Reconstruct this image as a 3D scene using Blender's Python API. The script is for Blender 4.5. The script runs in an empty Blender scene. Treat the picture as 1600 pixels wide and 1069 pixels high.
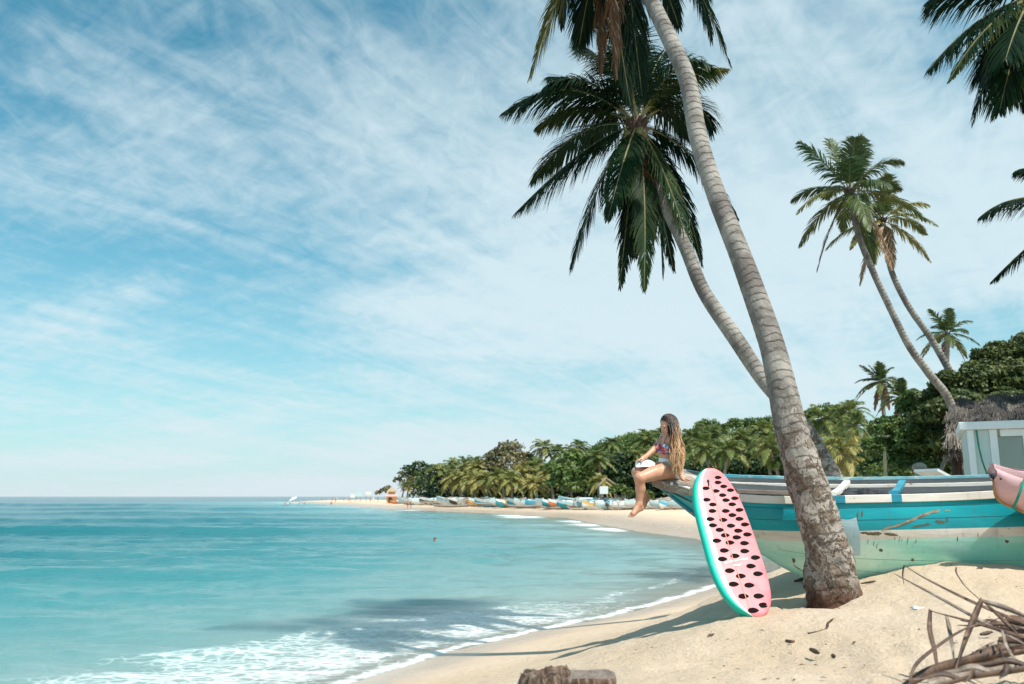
import bpy, math, random
import numpy as np
from mathutils import Vector
random.seed(7)
SC = bpy.context.scene
COL = SC.collection
PI = math.pi
# ------------------------------------------------------------------ camera
H = 2.5            # eye height above the sea
F = 1333.0         # focal length in photo pixels (30 mm on 36 mm, 1600 wide)
PITCH = math.atan(241.5 / F)
cam_d = bpy.data.cameras.new("camera")
cam_d.lens = 30.0; cam_d.sensor_width = 36.0
cam_d.clip_start = 0.05; cam_d.clip_end = 60000
cam_d.dof.use_dof = True; cam_d.dof.focus_distance = 9.6; cam_d.dof.aperture_fstop = 2.6
cam = bpy.data.objects.new("camera", cam_d); COL.objects.link(cam)
cam.location = (0, 0, H); cam.rotation_euler = (PI / 2 + PITCH, 0, 0)
SC.camera = cam
# ------------------------------------------------------------------ view, sampling
SC.view_settings.view_transform = 'Standard'; SC.view_settings.look = 'None'
SC.view_settings.gamma = 1.0; SC.view_settings.exposure = 0.46
SC.render.engine = 'CYCLES'
SC.cycles.use_denoising = True
SC.cycles.max_bounces = 8; SC.cycles.transparent_max_bounces = 8
SC.cycles.sample_clamp_indirect = 6.0
# ------------------------------------------------------------------ sun and sky
SUN_DIR = Vector((0.36, -0.34, 0.87)).normalized()     # towards the sun
sun_d = bpy.data.lights.new("sun", 'SUN'); sun_d.energy = 4.4; sun_d.angle = math.radians(0.53)
sun_d.color = (1.0, 0.95, 0.87)
sun = bpy.data.objects.new("sun", sun_d); COL.objects.link(sun)
sun.rotation_euler = SUN_DIR.to_track_quat('Z', 'Y').to_euler(); sun.location = (20, -20, 30)

class NT:
    """small helper to write node trees"""
    def __init__(s, tree): s.t = tree; tree.nodes.clear()
    def n(s, kind, props=None, **inp):
        nd = s.t.nodes.new(kind)
        for k, v in (props or {}).items(): setattr(nd, k, v)
        for k, v in inp.items():
            k2 = k.replace('_', ' ')
            sock = nd.inputs[int(k[1:])] if (k[0] == 'i' and k[1:].isdigit()) else nd.inputs[k2]
            s.put(sock, v)
        return nd
    def put(s, sock, v):
        if isinstance(v, bpy.types.NodeSocket): s.t.links.new(v, sock)
        elif isinstance(v, bpy.types.Node): s.t.links.new(v.outputs[0], sock)
        elif isinstance(v, (tuple, list)) and len(v) == 3 and sock.type == 'RGBA': sock.default_value = (*v, 1)
        else: sock.default_value = v
    def m(s, op, a, b=0.0, c=None, clamp=False):
        nd = s.n('ShaderNodeMath', {'operation': op, 'use_clamp': clamp}, i0=a, i1=b)
        if c is not None: s.put(nd.inputs[2], c)
        return nd.outputs[0]
    def mix(s, f, a, b):
        nd = s.n('ShaderNodeMix', {'data_type': 'RGBA'})
        s.put(nd.inputs[0], f); s.put(nd.inputs[6], a); s.put(nd.inputs[7], b)
        return nd.outputs[2]
    def mul(s, a, b):
        nd = s.n('ShaderNodeMix', {'data_type': 'RGBA', 'blend_type': 'MULTIPLY'})
        nd.inputs[0].default_value = 1; s.put(nd.inputs[6], a); s.put(nd.inputs[7], b)
        return nd.outputs[2]
    def ramp(s, f, stops, interp='LINEAR'):
        nd = s.n('ShaderNodeValToRGB'); s.put(nd.inputs[0], f)
        cr = nd.color_ramp; cr.interpolation = interp
        while len(cr.elements) > 1: cr.elements.remove(cr.elements[-1])
        for i, (p, c) in enumerate(stops):
            e = cr.elements[0] if i == 0 else cr.elements.new(p)
            e.position = p
            if isinstance(c, (int, float)): c = (c, c, c)
            e.color = (*c, 1)
        return nd.outputs[0]
    def smooth(s, v, a, b):
        nd = s.n('ShaderNodeMapRange', {'interpolation_type': 'SMOOTHSTEP'})
        s.put(nd.inputs[0], v); nd.inputs[1].default_value = a; nd.inputs[2].default_value = b
        return nd.outputs[0]
    def noise(s, vec, scale, detail=3, rough=.55, dist=0.0, dim='3D'):
        nd = s.n('ShaderNodeTexNoise', {'noise_dimensions': dim}, Scale=scale, Detail=detail, Roughness=rough, Distortion=dist)
        if vec is not None: s.put(nd.inputs['Vector'], vec)
        return nd.outputs[0]
    def mapping(s, vec, loc=(0,0,0), rot=(0,0,0), scale=(1,1,1)):
        nd = s.n('ShaderNodeMapping'); s.put(nd.inputs[0], vec)
        nd.inputs[1].default_value = loc; nd.inputs[2].default_value = rot; nd.inputs[3].default_value = scale
        return nd.outputs[0]

def make_world():
    w = bpy.data.worlds.new("World"); SC.world = w; w.use_nodes = True
    t = NT(w.node_tree)
    sky = t.n('ShaderNodeTexSky', {'sky_type': 'NISHITA', 'sun_disc': False,
              'sun_elevation': math.asin(SUN_DIR.z), 'sun_rotation': math.atan2(SUN_DIR.x, SUN_DIR.y),
              'altitude': 0.0, 'air_density': 1.0, 'dust_density': 0.6, 'ozone_density': 1.6})
    gen = t.n('ShaderNodeTexCoord').outputs['Generated']
    sep = t.n('ShaderNodeSeparateXYZ', None, Vector=gen)
    x, y, z = sep.outputs
    zz = t.m('ADD', t.m('MAXIMUM', z, 0.0), 0.16)
    pl = t.n('ShaderNodeCombineXYZ', None, X=t.m('DIVIDE', x, zz), Y=t.m('DIVIDE', y, zz), Z=0.0).outputs[0]
    # high thin cloud sheet, projected on a plane overhead
    big = t.noise(t.mapping(pl, (2.3, 1.1, 0), (0, 0, 0.5), (.55, .9, 1)), 1.0, 4, .55, .6)
    fan = t.mapping(pl, (0, 0, 0), (0, 0, .62))
    streak = t.noise(t.mapping(fan, (0.4, 3.0, 0), (0, 0, 0), (3.4, .75, 1)), 1.5, 5, .58, .9)
    ripple = t.noise(t.mapping(fan, (7.4, 1.0, 0), (0, 0, .25), (1.6, 5.5, 1)), 3.2, 5, .62, .5)
    puffs = t.noise(t.mapping(pl, (5.0, 0, 0), (0, 0, .62), (1.6, 1, 1)), 8.0, 5, .62, .9)
    # broad cover: more cloud ahead and to the right, clear patches on the upper left
    side = t.smooth(t.m('ADD', x, t.m('MULTIPLY', z, -.55)), -.75, .10)
    cov = t.m('ADD', t.m('MULTIPLY', big, 1.45), t.m('MULTIPLY', side, .30))
    cov = t.m('ADD', cov, t.m('MULTIPLY', t.m('SUBTRACT', streak, .5), .66))
    cov = t.m('ADD', cov, t.m('MULTIPLY', t.m('SUBTRACT', puffs, .5), .36))
    cov = t.m('ADD', cov, t.m('MULTIPLY', t.m('SUBTRACT', ripple, .5), t.m('ADD', .12, t.m('MULTIPLY', t.smooth(t.m('MULTIPLY', x, -1.0), .05, .45), .20))))
    cloud = t.smooth(cov, .54, 1.22)
    hz = t.m('POWER', t.m('SUBTRACT', 1.0, t.m('MAXIMUM', z, 0.0), None, True), 5.0)
    base = t.mul(sky.outputs[0], (.15, 1.06, 1.02))
    col = t.mix(t.m('MULTIPLY', cloud, .84), base, (5.9, 7.0, 7.35))
    col = t.mix(t.m('MULTIPLY', hz, .92), col, (5.6, 6.3, 6.75))
    bg = t.n('ShaderNodeBackground', None, Color=col, Strength=0.095)
    out = t.n('ShaderNodeOutputWorld', None, Surface=bg)
make_world()

# ------------------------------------------------------------------ photo pixel -> world helper (survey of the place)
SP, CP = math.sin(PITCH), math.cos(PITCH)
def ray(px, py):
    v = (534.5 - py) / F
    return Vector(((px - 800) / F, CP - v * SP, SP + v * CP))
def P(px, py, Y):
    d = ray(px, py); t = Y / d.y
    return Vector((d.x * t, Y, H + d.z * t))
def W(px, py):
    d = ray(px, py); t = -H / d.z
    return (d.x * t, d.y * t)

# ------------------------------------------------------------------ object helpers
def tag(o, label=None, cat=None, group=None, kind=None):
    if label: o['label'] = label
    if cat: o['category'] = cat
    if group: o['group'] = group
    if kind: o['kind'] = kind
    return o
def empty(name, loc, label, cat, group=None):
    o = bpy.data.objects.new(name, None); COL.objects.link(o)
    o.location = loc; o.empty_display_size = .2
    return tag(o, label, cat, group)
def link(name, me, parent=None, mats=()):
    for m in mats: me.materials.append(m)
    o = bpy.data.objects.new(name, me); COL.objects.link(o)
    if parent is not None: o.parent = parent
    return o

class MB:
    """collects geometry in world coordinates, links it as ONE mesh object"""
    def __init__(s): s.v = []; s.f = []; s.m = []; s.uv = {}
    def add(s, vs, fs, mi=0):
        b = len(s.v); s.v += [tuple(v) for v in vs]
        for f in fs: s.f.append(tuple(i + b for i in f)); s.m.append(mi)
        return b
    def box(s, c, size, mi=0, rz=0.0, rx=0.0, ry=0.0):
        from mathutils import Euler
        R = Euler((rx, ry, rz)).to_matrix(); c = Vector(c); hx, hy, hz = [q / 2 for q in size]
        vs = [c + R @ Vector((a * hx, b * hy, d * hz)) for a in (-1, 1) for b in (-1, 1) for d in (-1, 1)]
        s.add(vs, [(0,1,3,2),(4,6,7,5),(0,4,5,1),(2,3,7,6),(0,2,6,4),(1,5,7,3)], mi)
    def tube(s, pts, rad, seg=8, mi=0, cap=True, noise=0.0, up=None, flat=1.0, rng=random):
        pts = [Vector(p) for p in pts]; n = len(pts)
        if not hasattr(rad, '__len__'): rad = [rad] * n
        prev = None; rings = []; L = 0.0; base = len(s.v)
        for i, p in enumerate(pts):
            T = (pts[min(i+1, n-1)] - pts[max(i-1, 0)]).normalized()
            if prev is None:
                a = Vector(up) if up else (Vector((0,0,1)) if abs(T.z) < .9 else Vector((1,0,0)))
                A = (a - T * a.dot(T)).normalized()
            else: A = (prev - T * prev.dot(T)).normalized()
            prev = A; B = T.cross(A)
            if i: L += (p - pts[i-1]).length
            for k in range(seg):
                th = 2 * PI * k / seg
                r = rad[i] * (1 + (rng.uniform(-noise, noise) if noise else 0))
                s.v.append(tuple(p + A * (math.cos(th) * r) + B * (math.sin(th) * r * flat)))
                s.uv[len(s.v)-1] = (k / seg, L)
        for i in range(n - 1):
            for k in range(seg):
                a = base + i*seg + k; b = base + i*seg + (k+1) % seg
                s.f.append((a, b, b + seg, a + seg)); s.m.append(mi)
        if cap:
            s.f.append(tuple(base + k for k in reversed(range(seg)))); s.m.append(mi)
            s.f.append(tuple(base + (n-1)*seg + k for k in range(seg))); s.m.append(mi)
    def loft(s, rows, mi=0, closed=False, mis=None):
        """rows: list of equally long point lists"""
        b = len(s.v); w = len(rows[0])
        for r in rows: s.v += [tuple(p) for p in r]
        for i in range(len(rows) - 1):
            for k in range(w if closed else w - 1):
                k2 = (k + 1) % w
                s.f.append((b + i*w + k, b + i*w + k2, b + (i+1)*w + k2, b + (i+1)*w + k))
                s.m.append(mis[i] if mis else mi)
    def ball(s, c, r, mi=0, seg=10, rings=7, noise=0.0):
        c = Vector(c); r = Vector(r) if hasattr(r, '__len__') else Vector((r, r, r)); b = len(s.v)
        for i in range(rings + 1):
            ph = PI * i / rings
            for k in range(seg):
                th = 2*PI*k/seg; q = 1 + random.uniform(-noise, noise)
                s.v.append((c.x + r.x*q*math.sin(ph)*math.cos(th), c.y + r.y*q*math.sin(ph)*math.sin(th), c.z + r.z*q*math.cos(ph)))
        for i in range(rings):
            for k in range(seg):
                k2 = (k+1) % seg
                s.f.append((b+i*seg+k, b+(i+1)*seg+k, b+(i+1)*seg+k2, b+i*seg+k2)); s.m.append(mi)
    def build(s, name, mats, parent=None, smooth=True, bevel=0.0):
        off = Vector(parent_world(parent)) if parent is not None else Vector((0,0,0))
        if parent is None:       # origin at the base of the thing
            vs = np.array(s.v); off = Vector(((vs[:,0].min()+vs[:,0].max())/2, (vs[:,1].min()+vs[:,1].max())/2, vs[:,2].min()))
        me = bpy.data.meshes.new(name)
        me.from_pydata([(v[0]-off.x, v[1]-off.y, v[2]-off.z) for v in s.v], [], s.f)
        if not isinstance(mats, (list, tuple)): mats = [mats]
        for m in mats: me.materials.append(m)
        me.polygons.foreach_set('material_index', s.m)
        if s.uv:
            ul = me.uv_layers.new(name='UVMap')
            li = np.zeros(len(me.loops), dtype=np.int32); me.loops.foreach_get('vertex_index', li)
            ul.data.foreach_set('uv', np.array([s.uv.get(int(i), (0, 0)) for i in li], dtype=np.float32).ravel())
        if smooth: me.polygons.foreach_set('use_smooth', [True] * len(me.polygons))
        me.update()
        o = bpy.data.objects.new(name, me); COL.objects.link(o)
        if parent is not None: o.parent = parent
        else: o.location = off
        if bevel:
            md = o.modifiers.new('bevel', 'BEVEL'); md.width = bevel; md.segments = 2; md.limit_method = 'ANGLE'
        return o
def parent_world(p):
    l = Vector((0, 0, 0))
    while p is not None: l += Vector(p.location); p = p.parent
    return l

def np_mesh(name, V, Q, parent=None, mats=(), attrs=None, mi=None, smooth=False, off=None):
    """V (N,3) world coordinates, Q (M,4) quads"""
    V = np.asarray(V, dtype=np.float64); Q = np.asarray(Q, dtype=np.int32)
    if off is None: off = parent_world(parent) if parent is not None else Vector((0, 0, 0))
    V = V - np.array(off)
    me = bpy.data.meshes.new(name)
    me.vertices.add(len(V)); me.vertices.foreach_set('co', V.astype(np.float32).ravel())
    me.loops.add(Q.size); me.loops.foreach_set('vertex_index', Q.ravel())
    me.polygons.add(len(Q)); me.polygons.foreach_set('loop_start', np.arange(0, Q.size, 4, dtype=np.int32))
    for m in mats: me.materials.append(m)
    if mi is not None: me.polygons.foreach_set('material_index', np.asarray(mi, dtype=np.int32))
    me.polygons.foreach_set('use_smooth', np.full(len(Q), smooth))
    for k, a in (attrs or {}).items():
        at = me.attributes.new(k, 'FLOAT', 'POINT'); at.data.foreach_set('value', np.asarray(a, dtype=np.float32))
    me.update(calc_edges=True); me.validate()
    o = bpy.data.objects.new(name, me); COL.objects.link(o)
    if parent is not None: o.parent = parent
    else: o.location = off
    return o

# ------------------------------------------------------------------ numpy noise
def vnoise(x, y, seed=0):
    xi = np.floor(x).astype(np.int64); yi = np.floor(y).astype(np.int64); fx = x - xi; fy = y - yi
    def h(a, b):
        n = (a * 374761393 + b * 668265263 + seed * 982451653) & 0xffffffff
        n = ((n ^ (n >> 13)) * 1274126177) & 0xffffffff
        return ((n ^ (n >> 16)) & 0xffff) / 65535.0
    u = fx*fx*(3-2*fx); v = fy*fy*(3-2*fy)
    a = h(xi, yi)*(1-u) + h(xi+1, yi)*u; b = h(xi, yi+1)*(1-u) + h(xi+1, yi+1)*u
    return (a*(1-v) + b*v) * 2 - 1
def fbm(x, y, oct=4, seed=0):
    s = 0; a = .5
    for o in range(oct): s = s + a * vnoise(x * 2**o + 17*o, y * 2**o - 9*o, seed + o); a *= .5
    return s

# ------------------------------------------------------------------ coast line and ground height
coast = [(-60, -30), (-14, -1.5), (-6.5, 6.2), W(540,1069), W(620,1045), W(700,1019), W(800,996), W(850,983), W(930,969),
         W(1000,952), W(1060,935), W(1110,920), W(1160,905), W(1215,890), (11.2, 36), (12.0, 42), W(1110,850), W(1085,842), W(1000,831.5),
         W(950,822.5), W(880,809), W(800,804), W(700,799.5), W(600,795), W(520,788.5), W(450,784.8)]
coast = [(float(a), float(b)) for a, b in coast]
tipx, tipy = coast[-1]
poly = coast + [(tipx - 6, tipy + 14), (tipx + 40, tipy + 50), (tipx + 180, tipy + 70), (4000, 1500), (4000, -4000), (-300, -4000), (-200, -120)]
def sdist(x, y):
    x = np.asarray(x, float); y = np.asarray(y, float)
    d2 = np.full(x.shape, 1e18); ins = np.zeros(x.shape, bool)
    n = len(poly)
    for i in range(n):
        ax, ay = poly[i]; bx, by = poly[(i+1) % n]
        ex, ey = bx-ax, by-ay
        t = np.clip(((x-ax)*ex + (y-ay)*ey) / (ex*ex+ey*ey), 0, 1)
        d2 = np.minimum(d2, (x-ax-t*ex)**2 + (y-ay-t*ey)**2)
        c = ((ay > y) != (by > y))
        with np.errstate(divide='ignore', invalid='ignore'):
            xi = ex * (y-ay) / (ey if ey != 0 else 1e-9) + ax
        ins ^= c & (x < xi)
    d = np.sqrt(d2)
    return np.where(ins, d, -d)
HILLS = [(34, 245, 22, 45, 11), (60, 225, 20, 40, 6.5), (84, 212, 22, 40, 8), (150, 190, 50, 60, 9), (4, 300, 28, 40, 4)]
def gz0(x, y, d):
    near = np.interp(d, [-400, -60, -8, 0, 2.5, 5.6, 8, 12, 20, 60, 400], [-25, -6, -.9, 0, .42, 1.15, 1.4, 1.65, 1.9, 2.3, 4])
    far = np.interp(d, [-400, -60, -8, 0, 10, 20, 60, 400], [-25, -5, -.5, 0, .55, .95, 1.9, 4])
    k = np.clip((y - 24) / 30, 0, 1)
    z = near * (1-k) + far * k
    for hx, hy, sx, sy, hh in HILLS:
        z = z + hh * np.exp(-((x-hx)/sx)**2 - ((y-hy)/sy)**2) * np.clip((d - 25) / 30, 0, 1)
    return z
ctrl = [(1170,968,8.3),(1080,976,8.6),(1230,945,8.6),(1305,944,8.85),(1345,915,9.05),(1380,901,9.3),(1430,885,9.42),(1500,882,9.35),(1560,886,9.35),(1620,890,9.35),
        (1262,925,9.6),(1210,905,11.0),(1262,908,10.4),(1500,965,7.0),(1300,1000,7.0),(1400,1060,5.2),(1600,1060,5.0),(1150,1069,5.2),(1700,900,9.4),(1500,872,11),(1300,872,12)]
cp = np.array([tuple(P(*c)) for c in ctrl])
_d = sdist(cp[:,0], cp[:,1]); _res = cp[:,2] - gz0(cp[:,0], cp[:,1], _d)
_SG = 1.1
_K = np.exp(-((cp[:,None,0]-cp[None,:,0])**2 + (cp[:,None,1]-cp[None,:,1])**2) / (2*_SG**2)) + .05*np.eye(len(cp))
_wt = np.linalg.solve(_K, _res)
def gz(x, y, d=None):
    x = np.asarray(x, float); y = np.asarray(y, float)
    if d is None: d = sdist(x, y)
    z = gz0(x, y, d)
    m = (np.abs(x) < 20) & (y < 20)
    zz = np.zeros(x.shape)
    for (cx, cy, cz), w in zip(cp, _wt): zz = zz + w*np.exp(-((x-cx)**2 + (y-cy)**2)/(2*_SG**2))
    return z + np.where(m, zz, 0) * np.clip(d/1.5, 0, 1)
def g1(x, y): return float(gz(np.array([x]), np.array([y]))[0])
def GP(px, py, lo=2.0, hi=600.0):
    """where the line of sight through a photo pixel meets the ground"""
    d = ray(px, py); ts = np.geomspace(lo, hi, 4000); z = H + d.z*ts; g = np.maximum(gz(d.x*ts, d.y*ts), 0)
    k = np.argmax(z <= g); t = ts[k] if (z <= g).any() else hi
    return Vector((d.x*t, d.y*t, H + d.z*t))

# ------------------------------------------------------------------ materials
MAT = {}
def new_mat(name):
    m = bpy.data.materials.new(name); m.use_nodes = True; MAT[name] = m
    return m, NT(m.node_tree)
def finish(t, bsdf): t.n('ShaderNodeOutputMaterial', None, Surface=bsdf)
def paint(name, c1, c2=None, scale=6, rough=.5, bump=.1, spec=.5, detail=5, wear=None, wear_amt=.62, metal=0):
    """base colour varied by noise, optional worn patches of another colour"""
    m, t = new_mat(name)
    co = t.n('ShaderNodeTexCoord').outputs['Object']
    nz = t.noise(co, scale, detail)
    c2 = c2 or tuple(q * .75 for q in c1)
    col = t.mix(t.smooth(nz, .3, .7), c1, c2)
    if wear:
        wn = t.noise(t.mapping(co, scale=(1, 1, 1.6)), scale * 2.3, 8, .65)
        col = t.mix(t.smooth(wn, wear_amt, wear_amt + .04), col, wear)
    bp = t.n('ShaderNodeBump', None, Height=t.noise(co, scale*5, 4), Strength=bump, Distance=.02)
    b = t.n('ShaderNodeBsdfPrincipled', None, Base_Color=col, Roughness=rough, Normal=bp, Metallic=metal)
    b.inputs['Specular IOR Level'].default_value = spec
    finish(t, b); return m
def leaf_mat(name, dark, mid, light, transl=.3, rough=.45, spec=.3):
    m, t = new_mat(name)
    tint = t.n('ShaderNodeAttribute', {'attribute_name': 'tint'}).outputs['Fac']
    rnd = t.n('ShaderNodeObjectInfo').outputs['Random']
    f = t.m('ADD', tint, t.m('MULTIPLY', t.m('SUBTRACT', rnd, .5), .25))
    col = t.ramp(f, [(0, dark), (.5, mid), (1, light)])
    b = t.n('ShaderNodeBsdfPrincipled', None, Base_Color=col, Roughness=rough)
    b.inputs['Specular IOR Level'].default_value = spec
    tr = t.n('ShaderNodeBsdfTranslucent', None, Color=col)
    mx = t.n('ShaderNodeMixShader', None, i0=transl, i1=b.outputs[0], i2=tr.outputs[0])
    finish(t, mx); return m

leaf_mat('palm_green', (.006,.020,.011), (.018,.046,.016), (.17,.17,.035), .22, .5, .12)  # near fronds: shade seen from below is put into these dark greens
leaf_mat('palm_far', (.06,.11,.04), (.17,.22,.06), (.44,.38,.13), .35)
leaf_mat('palm_mid', (.030,.070,.030), (.09,.13,.035), (.33,.28,.08), .3)
leaf_mat('palm_dry', (.07,.035,.018), (.17,.09,.04), (.33,.22,.12), .25)
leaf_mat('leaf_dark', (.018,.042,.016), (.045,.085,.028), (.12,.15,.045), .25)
leaf_mat('leaf_green', (.045,.090,.025), (.12,.19,.052), (.27,.31,.09), .3)
leaf_mat('leaf_olive', (.06,.075,.035), (.13,.14,.06), (.27,.23,.13), .25)
leaf_mat('leaf_almond', (.030,.055,.018), (.10,.135,.042), (.32,.31,.11), .25)
paint('rachis', (.20,.19,.06), (.12,.11,.05), 5, .5)
paint('rachis_dry', (.10,.055,.03), (.035,.02,.014), 8, .6, .3)
paint('white_paint', (.78,.80,.78), (.66,.70,.69), 5, .45, .1, wear=(.40,.36,.30), wear_amt=.70)
paint('pale_cyan', (.55,.74,.77), (.44,.66,.70), 3, .5)
paint('sky_paint', (.10,.45,.62), (.07,.36,.52), 3, .5)
paint('teal_paint', (.025,.33,.40), (.02,.26,.33), 3, .4)
paint('yellow_paint', (.72,.48,.16), (.62,.40,.12), 3, .5)
paint('orange_paint', (.72,.25,.09), (.60,.20,.08), 3, .5)
paint('dark_wood', (.10,.06,.04), (.05,.03,.02), 6, .7, .4)
paint('grey_wood', (.36,.31,.25), (.24,.20,.16), 6, .75, .4)
paint('bamboo', (.50,.42,.26), (.38,.31,.18), 6, .6, .2)
paint('black_cloth', (.02,.02,.025), (.03,.03,.04), 6, .8)
paint('blue_cloth', (.05,.16,.40), (.04,.12,.32), 6, .8)
paint('red_cloth', (.50,.06,.05), (.42,.05,.05), 6, .8)
paint('white_cloth', (.80,.82,.82), (.74,.77,.78), 6, .8)
paint('skin', (.55,.29,.18), (.48,.24,.145), 9, .48, .03)
paint('skin_tan', (.36,.19,.11), (.30,.15,.09), 9, .5, .03)
paint('dark_hair', (.03,.018,.012), (.015,.01,.008), 9, .5)
paint('grey_trunk', (.34,.31,.27), (.22,.20,.17), 5, .8, .4)
# ================================================================== SETTING: ground
def sheet_grid(y0, y1, growth, off, ncol, halfw, xc=0.0):
    rows = [off + y0]
    while rows[-1] < y1 + off: rows.append(rows[-1] * growth)
    yp = np.array(rows); t = np.linspace(-1, 1, ncol)
    X = np.outer(yp, t) * halfw + xc; Y = np.repeat((yp - off)[:, None], ncol, 1)
    return X, Y
def grid_quads(nr, nc):
    i = np.arange((nr-1)*(nc-1)); r = i // (nc-1); c = i % (nc-1); a = r*nc + c
    return np.stack([a, a+1, a+nc+1, a+nc], 1)

def make_ground():
    X, Y = sheet_grid(-5, 45000, 1.0125, 9, 440, .85)
    d = sdist(X, Y); z = gz(X, Y, d)
    dry = np.clip((d - 2.2) / 2.0, 0, 1)
    nearf = np.clip((30 - np.abs(Y)) / 15, 0, 1)
    # wind-worked and trodden sand
    z += dry * nearf * (fbm(X*.9, Y*.9, 4, 3) * .07 + fbm(X*4.2, Y*4.2, 4, 9) * .042)
    # dents in the trodden stretch low right
    tro = np.exp(-((X-1.6)/1.6)**2 - ((Y-5.4)/1.3)**2) + .7*np.exp(-((X-3.3)/1.2)**2 - ((Y-6.3)/.9)**2)
    rs = np.random.RandomState(4)
    for _ in range(240):
        fx, fy = rs.uniform(.2, 4.6), rs.uniform(4.0, 7.6); r = rs.uniform(.03, .12); a = rs.uniform(.012, .042)
        q = ((X-fx)**2 + (Y-fy)**2) / r**2
        z += np.where(q < 9, -a*np.exp(-q) + a*.6*np.exp(-(np.sqrt(q)-1.6)**2*3), 0) * np.clip(tro*1.6, 0, 1)
    # scour hollow at the foot of the leaning palm
    q = ((X-3.05)**2 + (Y-8.75)**2)/.35**2; z += -.05*np.exp(-q)
    V = np.stack([X, Y, z], -1).reshape(-1, 3)
    m, t = new_mat('sand')
    dd = t.n('ShaderNodeAttribute', {'attribute_name': 'shore'}).outputs['Fac']
    co = t.n('ShaderNodeTexCoord').outputs['Object']
    n1 = t.noise(co, .8, 5); n2 = t.noise(co, 9, 6, .65); n3 = t.noise(co, 48, 5, .75); n4 = t.noise(co, 2.6, 5, .6)
    dryc = t.mix(t.smooth(n1, .3, .7), (.62, .475, .335), (.68, .545, .41))
    dryc = t.mix(t.m('MULTIPLY', t.smooth(n2, .55, .72), .40), dryc, (.47, .33, .21))
    dryc = t.mix(t.m('MULTIPLY', t.smooth(n3, .60, .68), .42), dryc, (.30, .21, .14))
    wetc = t.mix(t.smooth(n1, .3, .7), (.42, .31, .225), (.48, .365, .27))
    # edge of the wet band wanders
    dw = t.m('ADD', t.n('ShaderNodeAttribute', {'attribute_name': 'wash'}).outputs['Fac'], t.m('MULTIPLY', t.m('SUBTRACT', n4, .5), 1.2))
    wet = t.m('SUBTRACT', 1.0, t.smooth(dw, .5, 2.3), None, True)
    col = t.mix(wet, dryc, wetc)
    inland = t.smooth(dd, 26, 40)     # soil and undergrowth beyond the beach
    soil = t.mix(t.smooth(n1, .4, .6), (.10, .12, .04), (.05, .075, .025))
    col = t.mix(inland, col, soil)
    seab = t.smooth(t.m('MULTIPLY', dd, -1.0), 0.0, 1.5)
    col = t.mix(seab, col, (.36, .30, .21))
    hgt = t.m('ADD', t.m('MULTIPLY', n2, .7), t.m('MULTIPLY', n3, .34))
    hgt = t.m('ADD', hgt, t.m('MULTIPLY', n4, .9))
    st = t.m('MULTIPLY', t.m('SUBTRACT', 1.0, wet), .8)
    bp = t.n('ShaderNodeBump', None, Height=hgt, Strength=st, Distance=.09)
    rough = t.m('SUBTRACT', .92, t.m('MULTIPLY', wet, .66))
    b = t.n('ShaderNodeBsdfPrincipled', None, Base_Color=col, Roughness=rough, Normal=bp)
    b.inputs['Specular IOR Level'].default_value = .35
    finish(t, b)
    o = np_mesh('ground', V, grid_quads(*X.shape), None, [m], {'shore': d.ravel(), 'wash': (d/(1 + 4.5*np.clip((Y-30)/20, 0, 1))).ravel()}, smooth=True, off=Vector((0,0,0)))
    tag(o, 'pale sandy beach sloping down to the sea, lumpy with footprints near the palm', 'beach', kind='structure')
make_ground()

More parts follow.
